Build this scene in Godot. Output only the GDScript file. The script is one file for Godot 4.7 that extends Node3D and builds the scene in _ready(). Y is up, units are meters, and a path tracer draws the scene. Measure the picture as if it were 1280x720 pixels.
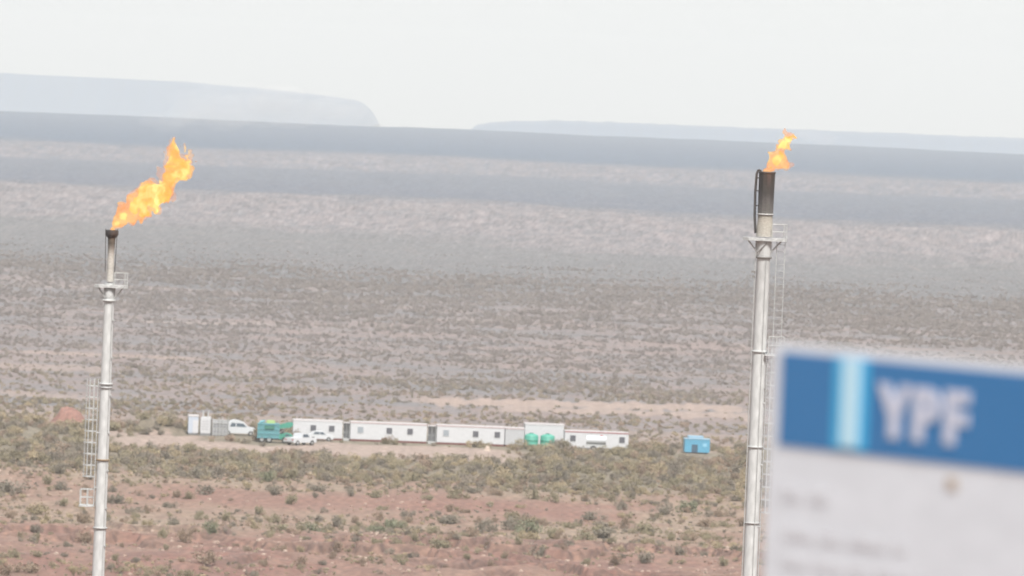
extends Node3D
# Two gas flares over a wide scrub plain, seen through a long lens from a bluff; a cabin camp beyond, an information sign near.

const F := 8250.0            # focal length of the lens in pixels of a 1280 px wide frame
const EYE := 55.0            # camera height over the camp's ground
const PITCH := -0.030054
const ROLL := 0.0419

var cam_basis: Basis
var rng := RandomNumberGenerator.new()
var nz := FastNoiseLite.new()
var names := {}
var M := {}

# ---------------------------------------------------------------- small helpers
func numbered(called: String) -> String:
	var n: int = names.get(called, 0)
	names[called] = n + 1
	return called if n == 0 else "%s_%03d" % [called, n]

func tag(o: Node3D, label: String, category: String, group := "") -> void:
	o.set_meta("label", label)
	o.set_meta("category", category)
	if group: o.set_meta("group", group)

func thing(called: String, label: String, category: String, where: Vector3, turn := 0.0, group := "") -> Node3D:
	var o := Node3D.new()
	o.name = numbered(called)
	add_child(o)
	o.position = where
	o.rotation.y = turn
	tag(o, label, category, group)
	return o

func part(called: String, mesh: Mesh, material: Material, parent: Node, at := Vector3.ZERO) -> MeshInstance3D:
	var o := MeshInstance3D.new()
	o.name = called
	o.mesh = mesh
	o.material_override = material
	o.position = at
	parent.add_child(o, true)
	return o

func mb() -> SurfaceTool:
	var st := SurfaceTool.new()
	st.begin(Mesh.PRIMITIVE_TRIANGLES)
	st.set_smooth_group(-1)
	st.set_color(Color.WHITE)
	return st

func fin(st: SurfaceTool) -> ArrayMesh:
	st.generate_normals()
	return st.commit()

func quad(st: SurfaceTool, a: Vector3, b: Vector3, c: Vector3, d: Vector3) -> void:
	for v in [a, b, c, a, c, d]: st.add_vertex(v)

func box(st: SurfaceTool, c: Vector3, s: Vector3, b := Basis.IDENTITY) -> void:
	var h := s / 2.0
	var p := []
	for i in 8:
		p.append(c + b * Vector3(h.x if i & 1 else -h.x, h.y if i & 2 else -h.y, h.z if i & 4 else -h.z))
	quad(st, p[4], p[6], p[7], p[5])
	quad(st, p[1], p[3], p[2], p[0])
	quad(st, p[5], p[7], p[3], p[1])
	quad(st, p[0], p[2], p[6], p[4])
	quad(st, p[2], p[3], p[7], p[6])
	quad(st, p[0], p[4], p[5], p[1])

# a box whose long edges are cut by e
func soft_box(st: SurfaceTool, c: Vector3, s: Vector3, e: float) -> void:
	var poly := PackedVector2Array()
	var hx := s.x / 2.0
	var hy := s.y / 2.0
	for q in [[-hx + e, -hy], [hx - e, -hy], [hx, -hy + e], [hx, hy - e], [hx - e, hy], [-hx + e, hy], [-hx, hy - e], [-hx, -hy + e]]:
		poly.append(Vector2(q[0] + c.x, q[1] + c.y))
	extrude(st, poly, c.z - s.z / 2.0, c.z + s.z / 2.0)

# poly in the x-y plane, counter-clockwise, pulled from z0 to z1
func extrude(st: SurfaceTool, poly: PackedVector2Array, z0: float, z1: float) -> void:
	var n := poly.size()
	for i in n:
		var a := poly[i]
		var b := poly[(i + 1) % n]
		quad(st, Vector3(a.x, a.y, z1), Vector3(a.x, a.y, z0), Vector3(b.x, b.y, z0), Vector3(b.x, b.y, z1))
	var t := Geometry2D.triangulate_polygon(poly)
	for i in range(0, t.size(), 3):
		var p0 := poly[t[i]]
		var p1 := poly[t[i + 1]]
		var p2 := poly[t[i + 2]]
		if (p1 - p0).cross(p2 - p0) > 0.0:
			var s := p1
			p1 = p2
			p2 = s
		for p in [p0, p1, p2]: st.add_vertex(Vector3(p.x, p.y, z1))
		for p in [p0, p2, p1]: st.add_vertex(Vector3(p.x, p.y, z0))

func tube(st: SurfaceTool, a: Vector3, b: Vector3, r0: float, r1: float, n := 8) -> void:
	var y := (b - a).normalized()
	var x := y.cross(Vector3.RIGHT if absf(y.x) < 0.8 else Vector3.UP).normalized()
	var z := x.cross(y)
	st.set_smooth_group(1)
	for i in n:
		var t0 := TAU * i / n
		var t1 := TAU * (i + 1) / n
		var d0 := x * cos(t0) + z * sin(t0)
		var d1 := x * cos(t1) + z * sin(t1)
		quad(st, a + d0 * r0, b + d0 * r1, b + d1 * r1, a + d1 * r0)
	st.set_smooth_group(-1)
	for i in n:
		var t0 := TAU * i / n
		var t1 := TAU * (i + 1) / n
		var d0 := x * cos(t0) + z * sin(t0)
		var d1 := x * cos(t1) + z * sin(t1)
		for v in [b, b + d1 * r1, b + d0 * r1]: st.add_vertex(v)
		for v in [a, a + d0 * r0, a + d1 * r0]: st.add_vertex(v)

# profile: [radius, height, colour]; turned round the y axis at c
func lathe(st: SurfaceTool, profile: Array, n := 32, c := Vector3.ZERO, smooth := true) -> void:
	st.set_smooth_group(2 if smooth else -1)
	for k in profile.size() - 1:
		var p: Array = profile[k]
		var q: Array = profile[k + 1]
		for i in n:
			var t0 := TAU * i / n
			var t1 := TAU * (i + 1) / n
			var d0 := Vector3(cos(t0), 0, sin(t0))
			var d1 := Vector3(cos(t1), 0, sin(t1))
			var v := [c + d0 * p[0] + Vector3(0, p[1], 0), c + d1 * p[0] + Vector3(0, p[1], 0), c + d1 * q[0] + Vector3(0, q[1], 0), c + d0 * q[0] + Vector3(0, q[1], 0)]
			var cc := [p[2], p[2], q[2], q[2]]
			for j in [0, 1, 2, 0, 2, 3]:
				st.set_color(cc[j])
				st.add_vertex(v[j])
	st.set_smooth_group(-1)

func lin(r: float, g: float, b: float) -> Color:
	return Color(r, g, b).linear_to_srgb()

func mat(r: float, g: float, b: float, rough := 0.7, metal := 0.0, tex: Texture2D = null, tile := 1.0, vcol := false) -> StandardMaterial3D:
	var m := StandardMaterial3D.new()
	m.albedo_color = lin(r * 0.85, g * 0.85, b * 0.85)
	m.roughness = rough
	m.metallic = metal
	m.vertex_color_use_as_albedo = vcol
	if tex:
		m.albedo_texture = tex
		m.uv1_triplanar = true
		m.uv1_scale = Vector3.ONE / tile
	return m

# a grey mottled texture between lo and 1 (stains, dust, grain)
func mottle(seed_: int, freq: float, lo: float, octaves := 4, stretch := 1.0, size := 256) -> ImageTexture:
	var n := FastNoiseLite.new()
	n.seed = seed_
	n.frequency = freq
	n.fractal_octaves = octaves
	var im := Image.create(size, size, false, Image.FORMAT_RGB8)
	for y in size:
		for x in size:
			var a := TAU * x / size
			var v := n.get_noise_3d(cos(a) * size / TAU, sin(a) * size / TAU, absf(y - size / 2.0) * 2.0 / stretch) * 0.9 + 0.5
			v = lerpf(lo, 1.0, clampf(v, 0.0, 1.0))
			im.set_pixel(x, y, Color(v, v, v))
	return ImageTexture.create_from_image(im)

# ---------------------------------------------------------------- places
func ray(px: float, py: float) -> Vector3:
	var v := cam_basis * Vector3((px - 640.0) / F, -(py - 360.0) / F, -1.0)
	return v / -v.z

func at(px: float, py: float, d: float) -> Vector3:
	return Vector3(0, EYE, 0) + ray(px, py) * d

func spot(px: float, py: float, h := 0.0) -> Vector3:      # where a sight line meets the plain
	var r := ray(px, py)
	return Vector3(0, EYE, 0) + r * ((h - EYE) / r.y)

func ns(x: float, y: float) -> float:
	return nz.get_noise_2d(x, y)

# the long profile of the land in front of the bluff: distance, height
var prof := [[-400, 50.0], [-60, 53.0], [0, 53.3], [10, 53.0], [24, 52.2], [60, 45.0], [150, 20.0], [250, 4.0], [330, 0.6], [430, 0.0], [700, 0.0],
	[1750, 0.0], [2100, -1.0], [2350, -1.6], [2480, 1.5], [2620, 5.6], [2720, 7.0], [3400, 3.0], [4300, -2.0], [4420, 0.0], [4600, 3.2], [4700, 4.2], [6000, 3.6], [8000, 3.4], [8300, 1.0], [9200, -50.0], [12000, -140.0], [30000, -140.0]]

func base_height(d: float) -> float:
	for i in range(1, prof.size()):
		if d < prof[i][0]:
			var t: float = (d - prof[i - 1][0]) / (prof[i][0] - prof[i - 1][0])
			return lerpf(prof[i - 1][1], prof[i][1], smoothstep(0.0, 1.0, t) if i < 11 else t)
	return -140.0

func bump(v: float, lo: float, hi: float, soft: float) -> float:
	return smoothstep(lo - soft, lo + soft, v) * (1.0 - smoothstep(hi - soft, hi + soft, v))

func ledge(x: float, d: float) -> float:
	return (d + ns(x * 0.03, d * 0.02 + 11.0) * 26.0 + ns(x * 0.16, d * 0.1 + 60.0) * 6.0) / 17.0

func ledge_strength(x: float, s: float) -> float:
	return clampf(0.55 + 1.6 * ns(x * 0.025, 300.0 + floorf(s) * 9.0), 0.0, 1.2)

func height(x: float, d: float) -> float:
	if d < 640.0:
		return base_height(d) + bump(d, 60, 600, 40) * ns(x * 0.03, d * 0.03) * 0.8
	if d < 1100.0:
		var h := bump(d, 700, 968, 22) * (ns(x * 0.022 + 7.0, d * 0.016) * 0.75 + ns(x * 0.07, d * 0.07 + 40.0) * 0.3 + ns(x * 0.3, d * 0.25 + 90.0) * 0.1)
		h += 2.1 * (1.0 - smoothstep(0.0, 1.0, Vector2((x - hump.x) / 6.5, (d - hump.y) / 9.0).length())) * (1.0 + ns(x * 0.5, d * 0.3) * 0.5)
		# eroded ledges of red rock near the lower edge of the view
		var k := bump(d, 735, 802, 14)
		if k > 0.0:
			var s := ledge(x, d)
			var f := s - floorf(s)
			h += k * (smoothstep(0.0, 0.14, f) - f) * 1.15 * ledge_strength(x, s)
		return h
	var dd := d
	if d > 1900.0:
		dd = d + (ns(x * 0.0021, 5.0 + d * 0.0004) * 190.0 + ns(x * 0.011, 80.0) * 45.0) * smoothstep(1900, 2300, d) * (1.0 if d < 3600.0 else 1.5)
	var h2 := base_height(dd)
	h2 += bump(d, 1180, 2300, 80) * (ns(x * 0.006, d * 0.0035) * 0.9 + ns(x * 0.03, d * 0.02) * 0.25)
	var esc := bump(dd, 2330, 2760, 70)
	if esc > 0.0:
		h2 -= esc * (1.0 - absf(ns(x * 0.017 + d * 0.006, d * 0.003))) * 2.2 - esc * 1.4
		h2 += esc * smoothstep(60.0, 190.0, x) * (ns(x * 0.02, d * 0.004 + 3.0) * 1.6 + 0.4)
	var esc2 := bump(dd, 4280, 4720, 60)
	if esc2 > 0.0:
		h2 -= esc2 * (1.0 - absf(ns(x * 0.012, d * 0.003 + 9.0))) * 1.8 - esc2 * 1.0
	return h2

# strips of bare soil: tracks and clearings. [x0, d0, x1, d1, half width across, strength]
var strips := []

func bare(x: float, d: float) -> float:
	var best := 0.0
	for s in strips:
		if x < s[0] - s[6] or x > s[2] + s[6]: continue
		var t: float = clampf((x - s[0]) / (s[2] - s[0]), 0.0, 1.0)
		var c: float = lerpf(s[1], s[3], t)
		var end: float = minf(smoothstep(s[0] - s[6], s[0] + s[6], x), 1.0 - smoothstep(s[2] - s[6], s[2] + s[6], x))
		var w: float = s[4] * (0.8 + 0.7 * ns(x * 0.05, c))
		var v: float = (1.0 - smoothstep(0.55, 1.15, absf(d - c + ns(x * 0.03, c + 50.0) * s[4] * 0.5) / maxf(w, 0.1))) * end * s[5]
		best = maxf(best, v)
	return best

func strip(px0: float, py0: float, px1: float, py1: float, half_px: float, strength := 1.0) -> void:
	var a := spot(px0, py0)
	var b := spot(px1, py1)
	var m := spot((px0 + px1) / 2.0, (py0 + py1) / 2.0)
	strips.append([a.x, -a.z, b.x, -b.z, half_px * m.z * m.z / (EYE * F), strength, (b.x - a.x) * 0.08])

# how much the shrubs close up, 0 to 1
func cover(x: float, d: float) -> float:
	var n := ns(x * 0.02 + 31.0, d * 0.012)
	var n2 := ns(x * 0.09, d * 0.05 + 77.0)
	if d < 885.0 + n * 20.0:
		return clampf(0.15 + n * 0.4 + n2 * 0.35 + bump(d, 800, 838, 10) * 0.14 - bump(d, 742, 790, 10) * 0.1 - 0.25 * bump(d, 852, 890, 8) * bump(x, -45, 12, 6), 0.0, 1.0)
	if d < 1034.0:
		if Vector2((x - hump.x) / 7.0, (d - hump.y) / 10.0).length() < 1.0: return 1.0
		var edge := 912.0 + n * 24.0 + n2 * 8.0 + x * 0.12
		return maxf(smoothstep(edge - 26.0, edge + 22.0, d) * (0.70 + n2 * 0.6), clampf(0.34 + n * 0.3 + n2 * 0.4, 0.1, 0.8) * smoothstep(868, 905, d) + 0.1) * (1.0 - bare(x, d))
	if d < 1900.0:
		return clampf(0.44 + n * 0.35 + n2 * 0.4 + ns(x * 0.005 + 20.0, d * 0.025) * 0.5 + smoothstep(1350, 1800, d) * 0.18, 0.04, 1.0) * (1.0 - bare(x, d))
	return clampf(0.75 + n * 0.3, 0.1, 1.0) * (1.0 - smoothstep(1700, 2200, d + ns(x * 0.01, d * 0.02) * 260.0 + ns(x * 0.05, d * 0.1) * 90.0)) * (1.0 - 0.8 * bare(x, d))

func soil(x: float, d: float) -> Color:
	var n := ns(x * 0.018, d * 0.012 + 200.0)
	var m := ns(x * 0.11 + 50.0, d * 0.06)
	var fine := ns(x * 0.6, d * 0.35)
	var pink := Color(0.350, 0.218, 0.163)
	var beige := Color(0.375, 0.278, 0.203)
	var red := Color(0.31, 0.155, 0.118)
	var olive := Color(0.25, 0.225, 0.16)
	var grey := Color(0.265, 0.24, 0.215)
	var c: Color
	if d < 1080.0:
		c = pink.lerp(beige, clampf(0.45 + n * 0.9 + m * 0.7, 0.0, 1.0))
		var r := (1.0 - smoothstep(780, 812, d + n * 30.0)) * clampf(0.65 + n + m * 0.8, 0.0, 1.0)
		r = maxf(r, bump(d + n * 14.0, 848, 892, 10) * bump(x + m * 6.0, -48, 16, 8) * 0.75)
		c = c.lerp(red, clampf(r, 0.0, 1.0))
		if d < 830.0: c = c.lerp(Color(0.21, 0.14, 0.115), clampf((m - 0.12) * 1.3, 0.0, 0.55) * (1.0 - smoothstep(775, 830, d)))
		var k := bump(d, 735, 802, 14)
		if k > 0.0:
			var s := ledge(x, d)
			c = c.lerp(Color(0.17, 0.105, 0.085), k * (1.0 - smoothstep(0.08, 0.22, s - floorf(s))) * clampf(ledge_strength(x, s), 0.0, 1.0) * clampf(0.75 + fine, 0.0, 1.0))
		c = c.lerp(olive, smoothstep(900, 935, d + m * 22.0 + n * 14.0) * (1.0 - smoothstep(1020, 1040, d)) * 0.75)
		c = c.lerp(Color(0.37, 0.29, 0.25), smoothstep(1025, 1060, d))
	else:
		var sk := ns(x * 0.006 + 9.0, d * 0.03)
		c = Color(0.345, 0.268, 0.245).lerp(Color(0.255, 0.235, 0.236), clampf(0.45 + n * 0.6 + m * 0.7 + sk * 0.9 + smoothstep(1400, 1850, d) * 0.4, 0.0, 1.0))
		var g := smoothstep(1620, 1950, d + n * 200.0)
		c = c.lerp(Color(0.182, 0.177, 0.180), g * clampf(0.85 + m * 0.4, 0.0, 1.0))
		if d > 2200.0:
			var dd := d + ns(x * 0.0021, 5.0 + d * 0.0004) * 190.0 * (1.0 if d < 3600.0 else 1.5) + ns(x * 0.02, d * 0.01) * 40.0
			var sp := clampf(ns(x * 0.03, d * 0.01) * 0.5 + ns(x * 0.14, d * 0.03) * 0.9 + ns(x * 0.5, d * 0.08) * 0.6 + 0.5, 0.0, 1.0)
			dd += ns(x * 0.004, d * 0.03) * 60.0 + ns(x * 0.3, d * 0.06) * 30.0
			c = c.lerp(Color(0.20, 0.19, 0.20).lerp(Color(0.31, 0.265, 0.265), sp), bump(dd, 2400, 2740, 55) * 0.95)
			c = c.lerp(Color(0.120, 0.142, 0.188).lerp(Color(0.185, 0.182, 0.210), sp * 0.8), smoothstep(2640, 2860, dd))  # blue of the distant air is painted into the soil colour from here on
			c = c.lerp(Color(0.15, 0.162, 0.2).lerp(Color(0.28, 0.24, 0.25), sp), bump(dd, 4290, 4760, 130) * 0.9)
			c = c.lerp(Color(0.072, 0.112, 0.180).lerp(Color(0.10, 0.135, 0.20), sp * 0.5), smoothstep(4700, 5100, dd))  # farthest plain: bluest base, standing in for blue airlight
	if d > 1040.0: c = c * (1.0 + rng.randfn() * 0.16 * smoothstep(1040, 1900, d))
	var b := bare(x, d)
	c = c.lerp(Color(0.49, 0.37, 0.31) if d < 1300.0 else Color(0.47, 0.375, 0.33), b * 0.95)
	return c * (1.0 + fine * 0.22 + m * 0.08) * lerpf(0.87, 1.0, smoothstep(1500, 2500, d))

# ---------------------------------------------------------------- terrain
func grid_mesh(rows: PackedFloat32Array, cols: PackedFloat32Array) -> ArrayMesh:
	var nr := rows.size()
	var nc := cols.size()
	var pos := PackedVector3Array()
	var nor := PackedVector3Array()
	var col := PackedColorArray()
	var idx := PackedInt32Array()
	pos.resize(nr * nc)
	nor.resize(nr * nc)
	col.resize(nr * nc)
	for r in nr:
		var d := rows[r]
		for c in nc:
			var x := cols[c] * (absf(d) + 120.0)
			pos[r * nc + c] = Vector3(x, height(x, d), -d)
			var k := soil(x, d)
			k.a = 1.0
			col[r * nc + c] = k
	for r in nr:
		var r0 := maxi(r - 1, 0)
		var r1 := mini(r + 1, nr - 1)
		for c in nc:
			var along := pos[r1 * nc + c] - pos[r0 * nc + c]
			var across := pos[r * nc + mini(c + 1, nc - 1)] - pos[r * nc + maxi(c - 1, 0)]
			nor[r * nc + c] = across.cross(along).normalized()
	idx.resize((nr - 1) * (nc - 1) * 6)
	var w := 0
	for r in nr - 1:
		for c in nc - 1:
			var a := r * nc + c
			idx[w] = a
			idx[w + 1] = a + nc
			idx[w + 2] = a + nc + 1
			idx[w + 3] = a
			idx[w + 4] = a + nc + 1
			idx[w + 5] = a + 1
			w += 6
	var arr := []
	arr.resize(Mesh.ARRAY_MAX)
	arr[Mesh.ARRAY_VERTEX] = pos
	arr[Mesh.ARRAY_NORMAL] = nor
	arr[Mesh.ARRAY_COLOR] = col
	arr[Mesh.ARRAY_INDEX] = idx
	var am := ArrayMesh.new()
	am.add_surface_from_arrays(Mesh.PRIMITIVE_TRIANGLES, arr)
	return am

func build_ground() -> void:
	var rows := PackedFloat32Array([-400, -250, -150, -90, -60, -40, -25, -12, -4, 2, 8, 14, 20, 26, 34, 44, 56, 70, 90, 115, 140, 170, 200, 235, 270, 310, 350, 390, 430, 480, 530, 580, 620, 655, 685, 708, 722, 731])
	var d := 737.0
	while d < 8600.0:
		rows.append(d)
		d += minf(d * d / (EYE * F) * 0.9, 26.0)
	for q in [8800, 9200, 10000, 11500, 13500, 16000, 19000, 23000]: rows.append(q)
	var cols := PackedFloat32Array()
	for q in [-0.5, -0.36, -0.27, -0.2, -0.16, -0.13, -0.115, -0.104, -0.096, -0.09, -0.0865]: cols.append(q)
	var a := -0.084
	while a < 0.0841:
		cols.append(a)
		a += 0.00029
	for q in [0.0865, 0.09, 0.096, 0.104, 0.115, 0.13, 0.16, 0.2, 0.27, 0.36, 0.5]: cols.append(q)
	var m := mat(1, 1, 1, 0.95, 0.0, mottle(3, 0.03, 0.72, 5), 9.0, true)
	m.uv1_world_triplanar = true
	var o := part("ground", grid_mesh(rows, cols), m, self)
	o.set_meta("kind", "structure")
	o.set_meta("label", "pinkish desert plain with terraces of scrub and bare soil")

# a far ridge: its skyline as [x, height], at distance d, sloping down towards the viewer and away
func ridge(called: String, label: String, line: Array, d: float, depth: float, foot: float, tone: Color) -> void:
	var st := mb()
	st.set_smooth_group(3)
	var n := 260
	var pts := []
	for i in n + 1:
		var x: float = lerpf(line[0][0], line[-1][0], float(i) / n)
		var y: float = line[-1][1]
		for k in range(1, line.size()):
			if x <= line[k][0]:
				y = lerpf(line[k - 1][1], line[k][1], (x - line[k - 1][0]) / (line[k][0] - line[k - 1][0]))
				break
		pts.append([x, y + ns(x * 0.004, d) * 1.2 + ns(x * 0.03, d + 5.0) * 2.2])
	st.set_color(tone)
	for i in n:
		var p: Array = pts[i]
		var q: Array = pts[i + 1]
		var sec := []
		for s in [p, q]:
			var w := depth * (1.0 + 0.5 * ns(s[0] * 0.003, d + 9.0))
			var e: float = (s[1] - foot)
			sec.append([Vector3(s[0], foot, -d + w), Vector3(s[0], foot + e * 0.45, -d + w * 0.35), Vector3(s[0], s[1], -d), Vector3(s[0], s[1], -d - depth * 2.0), Vector3(s[0], foot, -d - depth * 3.0)])
		for k in 4:
			quad(st, sec[0][k], sec[0][k + 1], sec[1][k + 1], sec[1][k])
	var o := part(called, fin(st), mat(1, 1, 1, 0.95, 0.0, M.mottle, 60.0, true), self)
	o.set_meta("kind", "structure")
	o.set_meta("label", label)

# ---------------------------------------------------------------- shrubs
func shrub_mesh(seed_: int, leaves: int, flat: float, leaf: float) -> ArrayMesh:
	rng.seed = seed_
	var st := mb()
	var lobes := []
	for i in 6:
		var a := rng.randf() * TAU
		var r := rng.randf_range(0.08, 0.34)
		lobes.append([Vector3(cos(a) * r, rng.randf_range(0.12, 0.42) * flat * 2.0 * 0.5, sin(a) * r), rng.randf_range(0.15, 0.27)])
	for i in leaves:
		var l: Array = lobes[i % lobes.size()]
		var u := Vector3(rng.randfn(), rng.randfn(), rng.randfn()).normalized() * pow(rng.randf(), 0.4)
		var c: Vector3 = l[0] + Vector3(u.x, u.y * 0.7 * flat * 1.6, u.z) * l[1]
		if c.y < 0.02: c.y = rng.randf() * 0.12
		var b := Basis(Vector3(rng.randfn(), rng.randfn(), rng.randfn()).normalized(), rng.randf() * TAU)
		var s := leaf * rng.randf_range(0.6, 1.5)
		quad(st, c + b * Vector3(-s, -s * 0.5, 0), c + b * Vector3(-s * 0.2, s * 0.6, 0), c + b * Vector3(s, s * 0.4, 0), c + b * Vector3(s * 0.3, -s * 0.6, 0))
	# a few bare stems
	for i in 5:
		var a := rng.randf() * TAU
		tube(st, Vector3(0, -0.03, 0), Vector3(cos(a) * 0.25, 0.3 * flat, sin(a) * 0.25), 0.018, 0.008, 4)
	return fin(st)

const TONES := [[0.250, 0.220, 0.145], [0.205, 0.180, 0.142], [0.262, 0.198, 0.146], [0.320, 0.265, 0.170], [0.200, 0.205, 0.135]]
const TONE_WORDS := ["olive", "dark grey", "brownish", "yellowish", "green"]

func put_individuals() -> void:
	# [pixel of the foot x, y, width in pixels, tone]: the shrubs that stand out in front of the green belt
	var placed := []
	var hand := [[15, 617, 50, 1], [32, 584, 24, 1], [45, 668, 20, 1], [44, 642, 36, 3], [75, 595, 22, 1], [73, 616, 22, 1], [82, 632, 18, 0], [60, 603, 18, 0], [105, 656, 26, 2], [106, 676, 28, 2], [152, 629, 26, 1], [137, 629, 16, 1], [191, 624, 11, 1], [213, 635, 19, 1], [172, 648, 14, 0], [185, 665, 18, 3], [218, 661, 20, 1], [231, 680, 26, 2], [205, 678, 18, 0], [133, 651, 14, 1], [12, 652, 24, 2], [35, 714, 44, 2], [8, 716, 26, 2],
		[250, 641, 11, 1], [256, 616, 38, 1], [248, 596, 28, 1], [295, 589, 28, 0], [343, 617, 30, 1], [335, 603, 30, 4], [366, 631, 25, 0], [364, 601, 26, 0], [262, 673, 30, 4], [244, 669, 16, 2], [347, 667, 26, 0], [393, 670, 32, 4], [417, 657, 22, 1], [449, 652, 13, 0], [470, 664, 30, 4], [420, 692, 24, 2], [443, 650, 14, 2], [395, 611, 26, 1], [436, 624, 16, 1], [468, 624, 24, 0], [310, 695, 16, 2], [256, 712, 36, 2], [375, 714, 24, 2],
		[492, 657, 34, 4], [515, 673, 34, 1], [495, 691, 24, 2], [558, 653, 44, 1], [585, 678, 28, 2], [548, 691, 42, 0], [572, 627, 30, 0], [535, 629, 18, 0], [612, 684, 22, 2], [640, 663, 28, 1], [657, 666, 40, 4], [660, 680, 32, 3], [673, 698, 26, 1], [712, 691, 22, 1], [712, 662, 20, 0], [723, 656, 15, 1], [703, 602, 22, 1], [590, 618, 24, 1], [700, 686, 17, 2], [583, 710, 14, 0], [597, 653, 15, 2], [666, 625, 24, 0], [690, 628, 20, 0],
		[735, 646, 30, 1], [775, 635, 20, 1], [830, 641, 30, 1], [859, 636, 34, 4], [780, 658, 22, 2], [762, 674, 44, 1], [728, 686, 32, 0], [810, 666, 44, 0], [862, 678, 24, 2], [880, 657, 30, 2], [900, 643, 24, 2], [885, 675, 15, 0], [899, 675, 11, 0], [838, 680, 15, 0], [770, 708, 24, 2], [805, 704, 30, 1], [905, 708, 19, 0], [930, 657, 22, 2], [850, 696, 26, 1], [921, 690, 24, 1], [746, 668, 28, 0], [690, 672, 28, 0], [640, 652, 26, 0], [610, 664, 30, 1], [540, 668, 24, 0]]
	for h in hand: placed.append(h)
	rng.seed = 41
	var tries := 0
	while placed.size() < 200 and tries < 6000:
		tries += 1
		var px := rng.randf_range(2, 932)
		var py := rng.randf_range(598, 717)
		var g := spot(px, py)
		if rng.randf() > cover(g.x, -g.z) * 1.6 + 0.06: continue
		var ok := true
		for h in placed:
			if absf(h[0] - px) < 15.0 and absf(h[1] - py) < 8.0: ok = false
		if ok: placed.append([px, py, rng.randf_range(9, 19), [0, 1, 2, 2, 3, 0][rng.randi() % 6]])
	var rows := [["under the green belt", 0, 648], ["on pink slope", 648, 692], ["on lowest red soil", 692, 900]]
	var cols := [["left of left stack", 0, 118], ["right of left stack", 118, 236], ["below white van", 236, 322], ["below teal truck", 322, 436], ["below longest white cabin", 436, 540], ["below middle white cabin", 540, 652], ["below two green tanks", 652, 722], ["below last white cabin", 722, 840], ["below blue cabin", 840, 1000]]
	var cells := {}
	for h in placed:
		var v: float = h[1] - (h[0] - 640.0) * ROLL
		for r in rows.size():
			for c in cols.size():
				if v >= rows[r][1] and v < rows[r][2] and h[0] >= cols[c][1] and h[0] < cols[c][2]:
					var key := "%d,%d" % [r, c]
					if not cells.has(key): cells[key] = []
					cells[key].append(h)
	var order := ["first", "second", "third", "fourth", "fifth", "sixth", "seventh", "eighth", "ninth", "tenth", "eleventh", "twelfth", "thirteenth", "fourteenth", "fifteenth", "sixteenth", "seventeenth", "eighteenth"]
	var meshes := []
	for i in 6: meshes.append(shrub_mesh(500 + i, 620, 0.75 + 0.08 * (i % 3), 0.03))
	for key in cells:
		var r := int(key.split(",")[0])
		var c := int(key.split(",")[1])
		var list: Array = cells[key]
		list.sort_custom(func(a, b): return a[0] < b[0])
		for i in list.size():
			var h: Array = list[i]
			var g := spot(h[0], h[1], 0.0)
			var d := -g.z
			g.y = height(g.x, d)
			var w: float = h[2] * d / F * 1.12
			var o := part(numbered("shrub"), meshes[rng.randi() % 6], M.leaf[h[3]], self, g + Vector3(0, -0.04, 0))
			o.rotation.y = rng.randf() * TAU
			o.scale = Vector3(w, minf(w, 2.6) * rng.randf_range(0.95, 1.3), w)
			tag(o, "%s %s shrub, %s from left, %s %s" % ["broad" if h[2] > 27 else "small" if h[2] < 16 else "medium", TONE_WORDS[h[3]], order[i] if i < 18 else "last", rows[r][0], cols[c][0]], "shrub", "shrubs on the pink slope below the camp")

func scatter(called: String, label: String, boxes: Array, meshes: int, leaves: int, leaf: float, seed_: int) -> void:
	# boxes: [d0, d1, half width in lens units, shrubs per square metre at full cover, size lo, size hi]
	var root := Node3D.new()
	root.name = called
	add_child(root)
	root.set_meta("kind", "stuff")
	root.set_meta("label", label)
	var lists := []
	for i in meshes: lists.append([])
	rng.seed = seed_
	for b in boxes:
		var area: float = (b[1] - b[0]) * (b[0] + b[1]) * b[2]
		for i in int(area * b[3]):
			var t := rng.randf()
			var d: float = sqrt(lerpf(b[0] * b[0], b[1] * b[1], t))
			var x: float = rng.randf_range(-1, 1) * b[2] * d
			var cv := cover(x, d)
			if rng.randf() > cv * 1.05: continue
			if blocked(x, d): continue
			var s := rng.randf_range(b[4], b[5]) * (0.6 + 0.55 * cv)
			var tone: Array = TONES[[0, 0, 1, 1, 2, 3][rng.randi() % 6]]
			var k := rng.randf_range(0.8, 1.2)
			var far: float = smoothstep(1000, 1400, d) * 0.85
			tone = [lerpf(tone[0], 0.250, far), lerpf(tone[1], 0.228, far), lerpf(tone[2], 0.220, far)]
			var bs := Basis(Vector3.UP, rng.randf() * TAU).scaled(Vector3(s, s * rng.randf_range(0.85, 1.25), s))
			lists[rng.randi() % meshes].append([Transform3D(bs, Vector3(x, height(x, d) - 0.04, -d)), Color(tone[0] * k * 1.13, tone[1] * k * 1.10, tone[2] * k * 1.10)])
	for i in meshes:
		var mm := MultiMesh.new()
		mm.transform_format = MultiMesh.TRANSFORM_3D
		mm.use_colors = true
		mm.mesh = shrub_mesh(seed_ + 10 + i, leaves, 0.8, leaf)
		mm.instance_count = lists[i].size()
		for k in lists[i].size():
			mm.set_instance_transform(k, lists[i][k][0])
			mm.set_instance_color(k, lists[i][k][1])
		var o := MultiMeshInstance3D.new()
		o.name = "scrub"
		o.multimesh = mm
		o.material_override = M.leaf_tinted
		o.set_meta("kind", "stuff")
		root.add_child(o, true)

var hump := Vector2(-54.0, 1016.0)      # an overgrown rise left of the camp, x and distance

var keep_clear := []      # [x0, x1, d0, d1] of what stands in the camp

func blocked(x: float, d: float) -> bool:
	for k in keep_clear:
		if x > k[0] and x < k[1] and d > k[2] and d < k[3]: return true
	return false

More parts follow.
